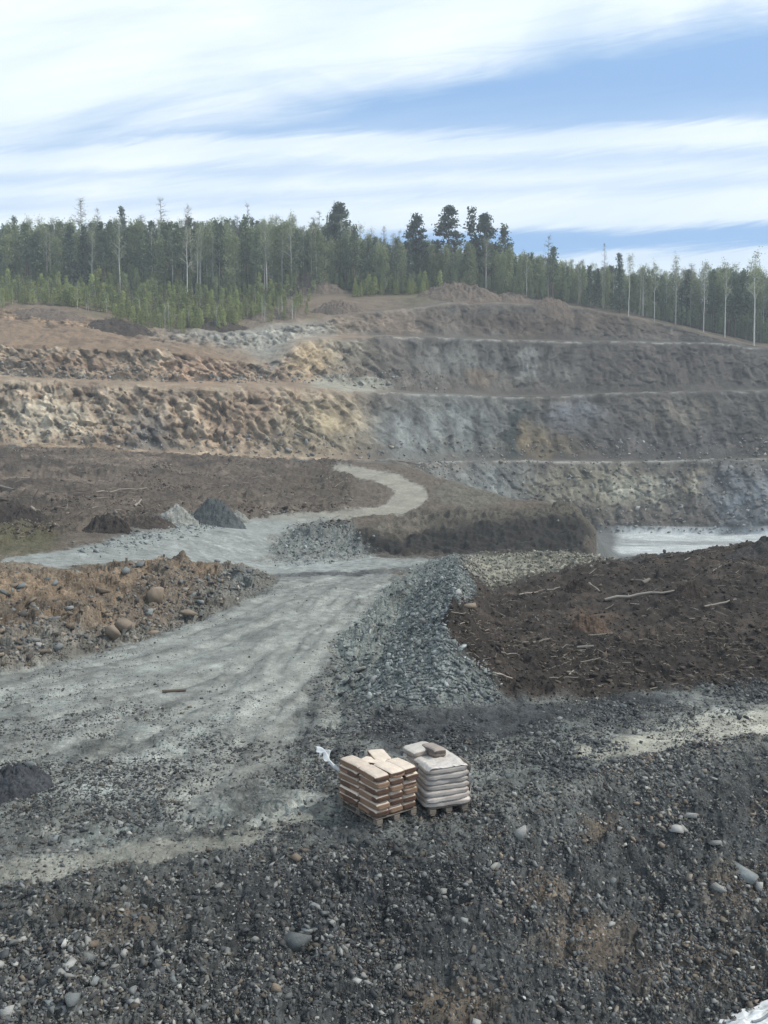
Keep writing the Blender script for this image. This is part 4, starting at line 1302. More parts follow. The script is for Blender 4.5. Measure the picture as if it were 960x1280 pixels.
M_KRAFT = sack_material("kraft_paper", (0.58, 0.49, 0.40), (0.055, 0.027, 0.016), (0.22, 0.137, 0.086))
M_WHITESACK = sack_material("white_woven_sack", (0.56, 0.51, 0.45), (0.28, 0.24, 0.21), (0.38, 0.335, 0.295), True)
M_DIRTYSACK = sack_material("dirty_sack", (0.27, 0.225, 0.195), (0.07, 0.055, 0.048), (0.16, 0.13, 0.11))
M_FILM = simple_material("plastic_film", (0.52, 0.47, 0.42), 0.35, 0.25, 9.0, 0.3, 0.5)
M_WHITEBAG = simple_material("white_bulk_bag", (0.60, 0.61, 0.60), 0.55, 0.3, 5.0, 0.4, 0.4)
M_STRAP = simple_material("grey_strap", (0.20, 0.22, 0.23), 0.7, 0.2, 9.0, 0.3)
M_PALLET = simple_material("pallet_wood", (0.165, 0.138, 0.110), 0.85, 0.35, 6.0, 0.3)


def box_grid(n=9):
    bm = bmesh.new()
    bmesh.ops.create_cube(bm, size=2.0)
    bmesh.ops.subdivide_edges(bm, edges=bm.edges[:], cuts=n, use_grid_fill=True)
    bm.verts.ensure_lookup_table()
    v = np.array([x.co[:] for x in bm.verts])
    f = np.array([[q.index for q in x.verts] for x in bm.faces])
    bm.free()
    return v, f


BOXG = box_grid(11)


def sack_mesh(name, lx, ly, lz, seed, mat, sag=0.10):
    """filled sack, soft edges, puckered ends, origin at its base"""
    v = BOXG[0].copy()
    p = 7.0
    nrm = (np.abs(v) ** p).sum(1) ** (1 / p)
    u = v / nrm[:, None]                       # rounded box
    r2 = np.clip(1 - 0.30 * np.abs(v[:, 0]) ** 8 - 0.22 * np.abs(v[:, 1]) ** 8, 0.3, 1)
    z = u[:, 2] * r2
    gus = np.clip((np.maximum(np.abs(v[:, 0]), np.abs(v[:, 1])) - 0.86) * 9, 0, 1) * np.clip((0.97 - v[:, 2]) * 8, 0, 1)
    q = np.stack([u[:, 0] * lx / 2 * 1.03, u[:, 1] * ly / 2 * 1.03, (z + 1) * lz / 2], -1)
    s = np.array([seed * 7.3, seed * 3.1, 0])
    q += 0.035 * min(lx, ly) * np.stack([fbm(q * 7 + s, 3, 1), fbm(q * 7 + s, 3, 2), 0.6 * fbm(q * 6 + s, 3, 3)], -1)
    q[:, 2] += 0.012 * np.sin(q[:, 0] * 60 + seed) * np.clip(np.abs(v[:, 0]) - 0.55, 0, 1)
    me = np_mesh(name, q, BOXG[1], None, True)
    a = me.attributes.new('Gusset', 'FLOAT', 'POINT')
    a.data.foreach_set('value', np.ascontiguousarray(gus, np.float32))
    me.materials.append(mat)
    return me


def box_mesh(name, sx, sy, sz, mat):
    bm = bmesh.new()
    bmesh.ops.create_cube(bm, size=1.0)
    for v in bm.verts:
        v.co = Vector((v.co.x * sx, v.co.y * sy, v.co.z * sz))
    bmesh.ops.bevel(bm, geom=bm.edges[:], offset=0.005, segments=1, affect='EDGES')
    me = bpy.data.meshes.new(name)
    bm.to_mesh(me); bm.free()
    me.materials.append(mat)
    return me


def make_pallet(origin, ux, vy, lu, lv, label):
    """deck of planks on blocks on three skids; ux = direction of the first side"""
    rz = math.atan2(ux.y, ux.x)
    root = empty('wooden_pallet', origin, rz)
    tag(root, label, 'pallet')
    sgn = 1 if ux.cross(vy).z > 0 else -1
    g = Bag()
    nb = 7
    for i in range(nb):
        me = box_mesh('plank', lu, lv / nb * 0.80, 0.022, M_PALLET)
        v = np.array([x.co[:] for x in me.vertices]); f = [list(p.vertices) for p in me.polygons if len(p.vertices) == 4]
        v += np.array([lu / 2, sgn * (i + 0.5) * lv / nb, 0.135])
        g.add(v, np.array(f))
        bpy.data.meshes.remove(me)
    link('deck', g.mesh('deck'), M_PALLET, root)
    blk_me = box_mesh('block', 0.14, 0.12, 0.085, M_PALLET)
    skid_me = box_mesh('skid', 0.10, lv, 0.022, M_PALLET)
    for a in (0.08, lu / 2, lu - 0.08):
        s = link('skid', skid_me, M_PALLET, root); s.location = (a, sgn * lv / 2, 0.013)
        for b in (0.07, lv / 2, lv - 0.07):
            k = link('block', blk_me, M_PALLET, root); k.location = (a, sgn * b, 0.073)
    bear_me = box_mesh('bearer', lu, 0.10, 0.018, M_PALLET)
    return root


def corner(px, py):
    q, n, r, c = hit(px, py)
    return q


zp = float(hit(471, 1034)[0].z) + 0.02
def cz(px, py): return Vector(at_z(px, py, zp))
A0 = cz(471, 1034.5)
UX = (cz(521, 1018.5) - A0); UX.z = 0
VY = (cz(421.5, 1008.5) - A0); VY.z = 0
LU, LV = UX.length, VY.length
print('pallet', LU, LV, math.degrees(UX.angle(VY)), A0)
UX.normalize()
VY = Vector((-UX.y, UX.x, 0))
LU, LV = 0.98, 1.30
make_pallet(A0, UX, VY, LU, LV, 'grey brown wooden pallet under the stack of brown paper sacks')
RZ = math.atan2(UX.y, UX.x)
FRONT = [sack_mesh('paper_sack', 0.655, 0.335, 0.150, i, M_KRAFT) for i in range(6)]
ORD = ['bottom', 'second', 'third', 'fourth', 'fifth', 'top']
NL = 6
for k in range(NL):
    for row, v0 in enumerate((0.325, 0.975)):
        if row == 1 and k == NL - 1:
            spots = [(0.16, 'left')]
        else:
            spots = [(0.165, 'left'), (0.49, 'middle'), (0.815, 'right')]
        for u0, nm in spots:
            o = link('paper_sack', FRONT[(k * 3 + row + int(u0 * 10)) % 6])
            j = Vector((random.gauss(0, .012), random.gauss(0, .014)))
            p = A0 + UX * (u0 + j.x) + VY * (v0 + j.y)
            o.location = (p.x, p.y, A0.z + 0.147 + k * 0.137)
            o.rotation_euler = (random.gauss(0, .012), random.gauss(0, .012), RZ + math.pi / 2 + random.gauss(0, .035) + (math.pi if random.random() < 0.5 else 0))
            tag(o, f'brown paper sack, {ORD[k]} layer of the {"near" if row == 0 else "far"} row, {nm} column, front pallet', 'sack', 'brown paper sacks on the front pallet')
# two slack sacks lie askew on the far row
for i, (u0, v0, dr, lz, lab) in enumerate(((0.55, 0.86, 0.5, 0.10, 'slack pale sack lying askew on the far row of the front stack'),
                                          (0.80, 1.02, -0.3, 0.09, 'flat torn pale sack at the far right of the front stack'))):
    o = link('paper_sack', sack_mesh('paper_sack', 0.58, 0.36, lz, 31 + i, M_KRAFT))
    p = A0 + UX * u0 + VY * v0
    o.location = (p.x, p.y, A0.z + 0.147 + (NL - 1) * 0.137 + 0.005 + i * 0.035)
    o.rotation_euler = (0.04, 0.03 - 0.07 * i, RZ + math.pi / 2 + dr)
    tag(o, lab, 'sack', 'brown paper sacks on the front pallet')
# small dark label card on the near top
# ---- second pallet, white sacks
zq = float(hit(541, 1014)[0].z) + 0.01
B0 = Vector(at_z(537, 1021, zq))
UX2 = Vector(at_z(587, 1012.5, zq)) - B0; UX2.z = 0
print('second', UX2.length)
UX2.normalize()
VY2 = Vector((-UX2.y, UX2.x, 0))
RZ2 = math.atan2(UX2.y, UX2.x)
make_pallet(B0, UX2, VY2, 0.86, 1.15, 'weathered wooden pallet under the stack of white sacks')
WH = [sack_mesh('woven_sack', 0.93, 0.60, 0.128, 50 + i, M_WHITESACK) for i in range(4)]
ORD2 = ['bottom', 'second', 'third', 'fourth', 'fifth', 'sixth', 'top']
for k in range(7):
    for row, v0 in enumerate((0.29, 0.86)):
        o = link('woven_sack', WH[(k + row * 2) % 4])
        p = B0 + UX2 * (0.43 + random.gauss(0, .014)) + VY2 * (v0 + random.gauss(0, .012))
        o.location = (p.x, p.y, B0.z + 0.140 + k * 0.109)
        o.scale = (1.0 + 0.018 * (3 - k), 1.0 + 0.012 * (3 - k), 1.0)
        o.rotation_euler = (random.gauss(0, .012), random.gauss(0, .012), RZ2 + random.gauss(0, .025))
        tag(o, f'whitish woven sack, {ORD2[k]} layer, {"near" if row == 0 else "far"} half of the rear pallet', 'sack', 'white sacks on the rear pallet')
ztop = B0.z + 0.147 + 7 * 0.109 + 0.012
o = link('woven_sack', sack_mesh('woven_sack', 0.60, 0.29, 0.19, 71, M_DIRTYSACK))
p = B0 + UX2 * 0.44 + VY2 * 0.78
o.location = (p.x, p.y, ztop)
o.rotation_euler = (0.05, 0.06, RZ2 + math.pi / 2 + 0.12)
tag(o, 'dirty grey sack lying crosswise on top of the white sacks', 'sack')
o = link('woven_sack', sack_mesh('woven_sack', 0.60, 0.46, 0.15, 72, M_WHITESACK))
p = B0 + UX2 * 0.24 + VY2 * 1.02
o.location = (p.x, p.y, ztop - 0.01)
o.rotation_euler = (0.0, -0.03, RZ2 + 0.2)
tag(o, 'slumped pale sack at the far left corner on top of the white stack', 'sack')


# ---- crumpled plastic: a strip flapping from the front pallet, a cover over the rear one
def sheet(name, fn, nu, nv, mat, thick=0.004):
    uu, vv = np.meshgrid(np.linspace(0, 1, nu), np.linspace(0, 1, nv))
    Q = fn(uu, vv)
    i = np.arange(nu * nv).reshape(nv, nu)
    F = np.stack([i[:-1, :-1], i[:-1, 1:], i[1:, 1:], i[1:, :-1]], -1).reshape(-1, 4)
    me = np_mesh(name, Q.reshape(-1, 3), F, None, True)
    o = link(name, me, mat)
    md = o.modifiers.new('thickness', 'SOLIDIFY')
    md.thickness = thick
    return o


F0 = np.array(A0 + VY * 1.30 + UX * 0.02) + np.array([0, 0, 0.70])
fx = -np.array(UX)


def strip(u, v):
    # u along the strip, v across it; twists twice as the wind lifts it
    tw = 1.9 * u + 0.9 * np.sin(u * 7)
    wdt = 0.02 + 0.20 * np.clip(u * 2.2, 0, 1) * (0.55 + 0.45 * np.cos((u - 0.52) * 13.5))
    x = -0.46 * u ** 0.9 - 0.04 * np.sin(u * 6)
    z = 0.40 * np.clip(u, 0, 0.70) / 0.70 * (1 - 0.15 * u) + 0.05 * np.clip(u - 0.7, 0, 1)
    o = (v - 0.5) * wdt
    cr = 0.02 * np.sin(v * 11 + u * 5)
    return np.stack([F0[0] + x + o * np.cos(tw) * 0.6 + cr, F0[1] + o * np.sin(tw) * 0.8 + 0.08 * u, F0[2] + z + o * 0.75 + cr], -1)


tag(sheet('plastic_strip', strip, 40, 14, M_WHITEBAG), 'torn white plastic strip flapping at the far left corner of the brown stack', 'plastic strip')


def cover(u, v):
    a = (u * 1.04 - 0.02) * 0.86
    b = (v * 0.62) * 1.15
    over = np.clip(a - 0.86, 0, 1) * 0
    Q = np.array(B0)[None, None] + a[..., None] * np.array(UX2) + b[..., None] * np.array(VY2)
    q = np.stack([a * 5, b * 5, 0 * a], -1)
    ed = np.clip(np.maximum(np.abs(u - .5), np.abs(v - .45)) * 2 - 0.86, 0, 1) * 0.5
    Q[..., 2] = ztop + 0.018 + 0.030 * fbm(q, 4, 201, ridged=True) - ed
    return Q


tag(sheet('plastic_cover', cover, 46, 40, M_FILM, 0.002), 'crumpled pale plastic cover on top of the white sacks', 'plastic cover')


def flap(u, v):
    a = 0.86 + 0.05 + 0.03 * np.sin(v * 9) + 0.10 * u * v
    b = 0.03 + 0.5 * u
    Q = np.array(B0)[None, None] + a[..., None] * np.array(UX2) + b[..., None] * np.array(VY2)
    Q[..., 2] = ztop - v * (0.42 + 0.35 * np.sin(u * 5) ** 2) + 0.0 * u
    q = np.stack([u * 4, v * 4, 0 * u], -1)
    Q += fbm(q, 3, 205)[..., None] * np.array(UX2) * 0.03
    return Q


tag(sheet('film_flap', flap, 20, 24, M_FILM, 0.002), 'torn wrapping film hanging down the right side of the white sacks', 'plastic film')

# ---- white bulk bag lying at the bottom right corner
Q0 = np.array(hit(925, 1279)[0])
n = 90
aa, bb = np.meshgrid(np.linspace(-1, 1, n), np.linspace(-1, 1, n))
q = np.stack([aa * 1.3, bb * 1.3, 0 * aa], -1)
rr = np.clip(1 - (np.abs(aa) ** 3 + np.abs(bb) ** 3) ** (1 / 3), 0, 1)
cre = fbm(q * 1.6 + 4, 4, 211, ridged=True)
zz = 0.15 * rr ** 0.5 + 0.17 * cre * np.clip(rr * 3, 0, 1) + 0.10 * np.clip(aa, 0, 1) - 0.02
V = np.stack([aa * 1.25 + 0.12 * fbm(q * 2, 3, 212), bb * 0.62 + 0.30 * aa + 0.12 * fbm(q * 2 + 9, 3, 213), zz], -1)
i = np.arange(n * n).reshape(n, n)
F = np.stack([i[:-1, :-1], i[:-1, 1:], i[1:, 1:], i[1:, :-1]], -1).reshape(-1, 4)
bag = link('bulk_bag', np_mesh('bulk_bag', V.reshape(-1, 3), F, None, True), M_WHITEBAG)
bag.location = (Q0[0] + 0.30, Q0[1] - 0.33, Q0[2] - 0.20)
bag.rotation_euler = (0.45, 0, 0)
tag(bag, 'crumpled white bulk bag lying in the bottom right corner', 'bulk bag')
g = Bag()
for s, b0, b1, ph in ((0, 62, 74, 0), (1, 40, 66, 1)):
    rows_ = np.linspace(b0, b1, 14)
    cols_ = np.linspace(38, 66, 14) + 7 * np.sin(np.linspace(0, 3.1, 14) + ph)
    pts = np.array([V[int(r), int(c)] for r, c in zip(rows_, cols_)]) + np.array([0, 0, 0.02])
    Vt, Ft = tube(gsmooth(pts, 1.0, 0), np.full(14, 0.022), 6)
    g.add(Vt, Ft)
link('lifting_loop', g.mesh('lifting_loop'), M_STRAP, bag)

# ------------------------------------------------------------------ trees
TR = np.random.default_rng(77)


def leaf_quads(centres, size, rng, flat=0.0, col=None):
    n = len(centres)
    a = rng.normal(size=(n, 3)); a[:, 2] *= (1 - flat)
    a /= np.linalg.norm(a, axis=1, keepdims=True)
    b = rng.normal(size=(n, 3)); b[:, 2] *= (1 - flat)
    b -= a * (a * b).sum(1, keepdims=True)
    b /= np.linalg.norm(b, axis=1, keepdims=True)
    s = size * rng.uniform(0.6, 1.3, (n, 1))
    a, b = a * s, b * s * 0.6
    V = np.stack([centres - a, centres - b, centres + a, centres + b], 1).reshape(-1, 3)
    F = np.arange(n * 4).reshape(-1, 4)
    return V, F


def trunk_pts(h, lean, wob, rng, n=9):
    t = np.linspace(0, 1, n)
    a = rng.uniform(0, 6.28)
    x = lean * h * t ** 1.5 * math.cos(a) + np.cumsum(rng.normal(0, wob, n)) * t
    y = lean * h * t ** 1.5 * math.sin(a) + np.cumsum(rng.normal(0, wob, n)) * t
    return np.stack([x, y, h * t], -1)


def make_tree(kind, seed):
    """returns (trunk V,F), (crown V,F) of a tree about 16 m tall"""
    rng = np.random.default_rng(seed)
    tb, cb = Bag(), Bag()
    if kind == 'cedar':            # tall pine, layered dark crown on the upper third
        h = 20.0
        tp = trunk_pts(h, 0.01, 0.05, rng)
        tb.add(*tube(tp, np.linspace(0.26, 0.05, 9), 6))
        for k in range(15):
            f = 0.52 + 0.47 * k / 14
            zz = h * f
            R = 3.6 * (1 - (k / 14) ** 1.6) * rng.uniform(0.75, 1.1) + 0.4
            for m in range(rng.integers(3, 6)):
                an = rng.uniform(0, 6.28)
                e = np.array([math.cos(an) * R, math.sin(an) * R, rng.uniform(0.0, 0.7)])
                base = np.array([np.interp(zz, tp[:, 2], tp[:, 0]), np.interp(zz, tp[:, 2], tp[:, 1]), zz])
                tb.add(*tube([base, base + e * 0.5, base + e], [0.06, 0.04, 0.015], 4))
                for s in np.linspace(0.45, 1.0, 4):
                    c = base + e * s + np.array([0, 0, 0.25])
                    pts = c + rng.normal(0, 1, (11, 3)) * np.array([0.55, 0.55, 0.24])
                    cb.add(*leaf_quads(pts, 0.34, rng, 0.3))
    elif kind in ('pine', 'conifer'):
        h = 16.0 if kind == 'pine' else 15.0
        tp = trunk_pts(h, 0.015, 0.06, rng)
        tb.add(*tube(tp, np.linspace(0.20, 0.03, 9), 6))
        lo = 0.42 if kind == 'pine' else 0.12
        nk = 26
        for k in range(nk):
            f = lo + (1 - lo) * k / (nk - 1)
            zz = h * f
            if kind == 'pine':
                R = 2.3 * math.sin(min(1.0, (1 - (k / nk)) * 1.25) * math.pi / 2) * rng.uniform(0.45, 1.1)
            else:
                R = 2.3 * (1 - k / nk) * rng.uniform(0.6, 1.1) + 0.15
            for m in range(4):
                an = rng.uniform(0, 6.28)
                e = np.array([math.cos(an) * R, math.sin(an) * R, rng.uniform(-0.4, 0.3) if kind == 'conifer' else rng.uniform(-0.2, 0.6)])
                base = np.array([np.interp(zz, tp[:, 2], tp[:, 0]), np.interp(zz, tp[:, 2], tp[:, 1]), zz])
                tb.add(*tube([base, base + e], [0.035, 0.01], 3))
                pts = base + e * rng.uniform(0.35, 1.05, (8, 1)) + rng.normal(0, 1, (8, 3)) * np.array([0.34, 0.34, 0.22])
                cb.add(*leaf_quads(pts, 0.30, rng, 0.2))
    elif kind in ('birch', 'leafy'):
        h = 16.0
        tp = trunk_pts(h, 0.03 if kind == 'birch' else 0.02, 0.11, rng)
        tb.add(*tube(tp, np.linspace(0.165 if kind == 'birch' else 0.11, 0.03, 9), 6))
        lo = 0.45 if kind == 'birch' else 0.10
        nb = 26 if kind == 'birch' else 44
        for k in range(nb):
            f = lo + (0.97 - lo) * rng.random()
            zz = h * f
            an = rng.uniform(0, 6.28)
            ln = (2.6 if kind == 'birch' else 2.5) * math.sin(max(0.15, (1 - f) / (1 - lo)) ** 0.6 * math.pi * 0.5) * rng.uniform(0.5, 1.0)
            base = np.array([np.interp(zz, tp[:, 2], tp[:, 0]), np.interp(zz, tp[:, 2], tp[:, 1]), zz])
            e = np.array([math.cos(an) * ln * 0.75, math.sin(an) * ln * 0.75, ln * rng.uniform(0.5, 1.0)])
            m1 = base + e * 0.5 + rng.normal(0, 0.12, 3)
            tb.add(*tube([base, m1, base + e], [0.045, 0.03, 0.012], 4))
            for _ in range(3):
                s0 = base + e * rng.uniform(0.4, 0.9)
                tb.add(*tube([s0, s0 + rng.normal(0, 0.45, 3) + np.array([0, 0, 0.35])], [0.018, 0.006], 3))
            npt = 22 if kind == 'birch' else 34
            pts = base + e * rng.uniform(0.35, 1.1, (npt, 1)) + rng.normal(0, 0.48 if kind == 'birch' else 0.55, (npt, 3))
            cb.add(*leaf_quads(pts, 0.15 if kind == 'birch' else 0.25, rng))
    elif kind == 'snag':           # bare tall larch, umbrella of naked branches at the top
        h = 20.0
        tp = trunk_pts(h, 0.01, 0.05, rng)
        tb.add(*tube(tp, np.linspace(0.20, 0.03, 9), 6))
        for k in range(34):
            f = 0.60 + 0.39 * rng.random()
            zz = h * f
            an = rng.uniform(0, 6.28)
            ln = 2.6 * rng.uniform(0.5, 1.0) * (1.1 - 0.7 * (f - 0.6) / 0.4)
            base = np.array([np.interp(zz, tp[:, 2], tp[:, 0]), np.interp(zz, tp[:, 2], tp[:, 1]), zz])
            e = np.array([math.cos(an) * ln, math.sin(an) * ln, ln * rng.uniform(0.1, 0.6)])
            tb.add(*tube([base, base + e * .5 + [0, 0, .05], base + e], [0.055, 0.04, 0.015], 4))
            for _ in range(4):
                s0 = base + e * rng.uniform(0.3, 1.0)
                tb.add(*tube([s0, s0 + rng.normal(0, 0.4, 3) + np.array([0, 0, 0.25])], [0.025, 0.008], 3))
            pts = base + e * rng.uniform(0.3, 1.05, (5, 1)) + rng.normal(0, 0.3, (5, 3))
            cb.add(*leaf_quads(pts, 0.10, rng))
    elif kind == 'young':          # bright young pine or larch, 4 m
        h = 4.0
        tp = trunk_pts(h, 0.01, 0.02, rng, 6)
        tb.add(*tube(tp, np.linspace(0.05, 0.012, 6), 5))
        for k in range(20):
            f = 0.10 + 0.9 * k / 19
            R = 0.95 * (1 - k / 20) ** 0.8 * rng.uniform(0.6, 1.15) + 0.08
            for m in range(5):
                an = rng.uniform(0, 6.28)
                pts = np.array([0, 0, h * f]) + np.array([math.cos(an) * R, math.sin(an) * R, 0.25 * R]) * rng.uniform(0.3, 1.0, (5, 1)) + rng.normal(0, 0.10, (5, 3))
                cb.add(*leaf_quads(pts, 0.13, rng))
    elif kind == 'sapling':        # pale thin birch sapling, 5 m, few leaves
        h = 5.0
        tp = trunk_pts(h, 0.03, 0.05, rng, 7)
        tb.add(*tube(tp, np.linspace(0.065, 0.012, 7), 5))
        for k in range(16):
            f = 0.35 + 0.62 * rng.random()
            zz = h * f
            an = rng.uniform(0, 6.28)
            ln = 0.9 * rng.uniform(0.4, 1.0) * (1.2 - f)
            base = np.array([np.interp(zz, tp[:, 2], tp[:, 0]), np.interp(zz, tp[:, 2], tp[:, 1]), zz])
            e = np.array([math.cos(an) * ln, math.sin(an) * ln, ln])
            tb.add(*tube([base, base + e], [0.02, 0.006], 3))
            pts = base + e * rng.uniform(0.4, 1.2, (9, 1)) + rng.normal(0, 0.18, (9, 3))
            cb.add(*leaf_quads(pts, 0.085, rng))
    tv, tf = np.concatenate(tb.V), np.concatenate(tb.F)
    cv, cf = np.concatenate(cb.V), np.concatenate(cb.F)
    return (tv, tf), (cv, cf)


KINDS = {  # kind: (variants, trunk material, crown material, object name, forest colour)
    'cedar': (4, M_BARK, M_CEDAR, 'pine_tree', (0.080, 0.105, 0.082)),
    'pine': (5, M_BARK, M_PINE, 'pine_tree', (0.135, 0.168, 0.104)),
    'conifer': (3, M_BARK, M_CEDAR, 'spruce_tree', (0.085, 0.110, 0.082)),
    'birch': (5, M_BIRCH, M_LEAF, 'birch_tree', (0.23, 0.255, 0.145)),
    'leafy': (5, M_TWIG, M_LEAF, 'aspen_tree', (0.23, 0.262, 0.145)),
    'snag': (3, M_TWIG, M_TWIG, 'bare_larch_tree', (0.16, 0.14, 0.12)),
    'young': (4, M_BARK, M_YOUNG, 'young_pine', (0.290, 0.320, 0.130)),
    'sapling': (4, M_BIRCH, M_LEAF, 'birch_sapling', (0.095, 0.11, 0.06)),
}
RAW, PROTO = {}, {}
for ki, (kd, (nvar, mt, mc, nm, _c)) in enumerate(KINDS.items()):
    RAW[kd] = [make_tree(kd, 1000 + 50 * ki + i) for i in range(nvar)]
    PROTO[kd] = []
    for (tv, tf), (cv, cf) in RAW[kd]:
        a = np_mesh('trunk', tv, tf, None, True); a.materials.append(mt)
        b = np_mesh('crown', cv, cf); b.materials.append(mc)
        PROTO[kd].append((a, b))


def plant(kd, pos, height, label, group=None, var=None, width=1.0):
    a, b = PROTO[kd][random.randrange(len(PROTO[kd])) if var is None else var]
    base_h = {'cedar': 20, 'pine': 16, 'conifer': 15, 'birch': 16, 'leafy': 16, 'snag': 20, 'young': 4, 'sapling': 5}[kd]
    s = height / base_h
    o = empty(KINDS[kd][3], (pos[0], pos[1], pos[2] - 0.15), random.uniform(0, 6.28))
    o.scale = (s * width, s * width, s)
    t_ = link('trunk', a, None, o)
    c_ = link('crown', b, None, o)
    return tag(o, label, 'tree', group)


def top_of(px, base_py, top_py, kd, label, group=None, width=1.0, D=None, var=None):
    """plant a tree whose foot stands at pixel (px, base_py) on the hill and whose tip reaches top_py"""
    q, n_, r, c = hit(px, base_py, 19.0)
    h = (base_py - top_py) / 1000 * q.y
    return plant(kd, q, h, label, group, var, width)


# trees one can pick out
top_of(424, 358, 262, 'cedar', 'dark round topped pine above the forest, alone left of the middle', width=1.05, var=0)
top_of(520, 362, 274, 'cedar', 'dome shaped pine, leftmost of the tall pines right of the middle', var=1)
top_of(560, 364, 265, 'cedar', 'tall layered pine, second of the tall pines on the skyline', var=2)
top_of(590, 366, 264, 'conifer', 'tallest pointed conifer on the skyline right of the middle', width=1.0, var=1)
top_of(605, 367, 274, 'cedar', 'broad pine leaning close to the tallest pointed conifer', var=3)
top_of(632, 368, 288, 'pine', 'dense dark pine, rightmost of the tall skyline pines', width=1.25, var=0)
top_of(154, 352, 262, 'conifer', 'narrow dark pointed spruce at left above the forest', width=0.8, var=0)
top_of(104, 354, 252, 'snag', 'bare larch with spread naked crown, far left of the skyline', var=0)
top_of(124, 353, 262, 'snag', 'bare thin larch just right of the spread naked crown', width=0.7, var=1)
top_of(203, 352, 254, 'snag', 'bare umbrella topped larch on a pale trunk at left', var=2)
top_of(235, 352, 261, 'snag', 'smaller bare umbrella larch right of the pale trunked one', width=0.8, var=0)
top_of(311, 353, 259, 'snag', 'bare twiggy larch top left of the lone round pine', width=0.7, var=1)
top_of(398, 357, 268, 'snag', 'bare crown just left of the lone round topped pine', width=0.8, var=2)
top_of(480, 362, 285, 'snag', 'bare pale crown between the lone pine and the dome pine', width=0.8, var=0)
top_of(498, 362, 289, 'snag', 'bare narrow crown left of the dome shaped pine', width=0.7, var=1)
top_of(20, 356, 275, 'conifer', 'dark narrow spruce at the far left edge of the forest', width=0.8, var=2)
top_of(685, 380, 296, 'snag', 'bare dark twiggy tree standing over the right forest', width=0.9, var=1)
top_of(690, 380, 312, 'pine', 'dark bushy pine under the bare twiggy tree', width=1.1, var=1)
top_of(755, 386, 306, 'snag', 'thin bare spire above the right forest against blue sky', width=0.6, var=2)
top_of(774, 392, 319, 'conifer', 'dark spruce right of the thin bare spire', width=0.9, var=0)
top_of(736, 384, 333, 'conifer', 'short dark spruce at the forest edge by the top face', width=0.9, var=1)
for px, b, t_, wd, lab in [
    (786, 397, 322, .7, 'white birch with a kinked trunk on the rim of the top face'),
    (818, 402, 330, .7, 'forked white birch at the rim right of the kinked birch'),
    (844, 406, 322, .7, 'straight pale birch on the rim over the dark face'),
    (880, 415, 330, .7, 'pale birch between the straight birch and the tall pair'),
    (906, 422, 330, .8, 'tall white birch on the right rim with a thin crown'),
    (942, 432, 319, .9, 'tallest white leaning birch at the right edge of the rim'),
    (250, 372, 292, .6, 'white trunked birch, leftmost of the pale trunks above the thicket'),
    (259, 372, 290, .6, 'white trunked birch, second of the pale trunks above the thicket'),
    (266, 373, 296, .6, 'white trunked birch, third of the pale trunks above the thicket'),
    (274, 372, 290, .6, 'white trunked birch, rightmost of the pale trunks above the thicket'),
    (199, 354, 280, .6, 'white birch trunk in the left forest beside the umbrella larch'),
    (365, 356, 290, .6, 'slim white birch left of the trio by the grey plain'),
    (373, 357, 288, .6, 'slim white birch in the trio above the bare earth'),
    (380, 358, 292, .6, 'slim white birch at the right of the trio above the bare earth'),
    (460, 358, 294, .6, 'white birch behind the young pine clump at mid slope'),
]:
    top_of(px, b, t_, 'birch', lab, width=wd)

# the front of the forest, tree by tree
TOPX = [-500, 0, 100, 200, 300, 400, 440, 480, 560, 620, 640, 700, 760, 800, 880, 960, 1460]
TOPY = [290, 284, 280, 279, 277, 282, 288, 298, 306, 304, 312, 328, 333, 338, 340, 338, 345]
LABELS = {
    'pine': ('green pine with bare lower trunk in the front of the forest', 'pines along the forest front'),
    'conifer': ('dark pointed spruce among the front trees of the forest', 'spruces along the forest front'),
    'birch': ('white trunked birch in thin spring leaf in the forest front', 'birches along the forest front'),
    'leafy': ('pale green aspen with grey trunk in the forest front', 'aspens along the forest front'),
    'snag': ('bare grey larch among the leafing trees of the forest front', 'bare larches along the forest front'),
}


def forest_spots(n, r0, r1, lo=-60, hi=1020):
    rows = np.where((T >= r0) & (T <= r1))[0]
    out = []
    for i in range(n):
        px = lo + (hi - lo) * (i + TR.random()) / n
        r = rows[TR.integers(0, len(rows))]
        c = int(np.argmin(np.abs(PXd[r] - px)))
        out.append((P[r, c].astype(float), px))
    return out


def mixture(px):
    if px < 330: w_ = dict(pine=.40, conifer=.07, birch=.16, leafy=.35, snag=.06)
    elif px < 480: w_ = dict(pine=.26, conifer=.05, birch=.17, leafy=.50, snag=.06)
    elif px < 720: w_ = dict(pine=.14, conifer=.03, birch=.16, leafy=.65, snag=.06)
    else: w_ = dict(pine=.26, conifer=.10, birch=.24, leafy=.36, snag=.08)
    k = list(w_); p = np.array([w_[x] for x in k])
    return k[int(TR.choice(len(k), p=p / p.sum()))]


for pos, px in forest_spots(225, 20.55, 21.1):
    kd = mixture(px)
    d = pos[1]
    ty = np.interp(px, TOPX, TOPY)
    zt = H + (600 - ty) / 1000 * d
    hh = min(19.0, max(7.0, (zt - pos[2]) * TR.uniform(0.72, 1.0) * (1.12 if kd in ('snag', 'birch') else 1.0)))
    lab, grp = LABELS[kd]
    plant(kd, pos, hh, lab, grp, None, TR.uniform(0.75, 1.1))
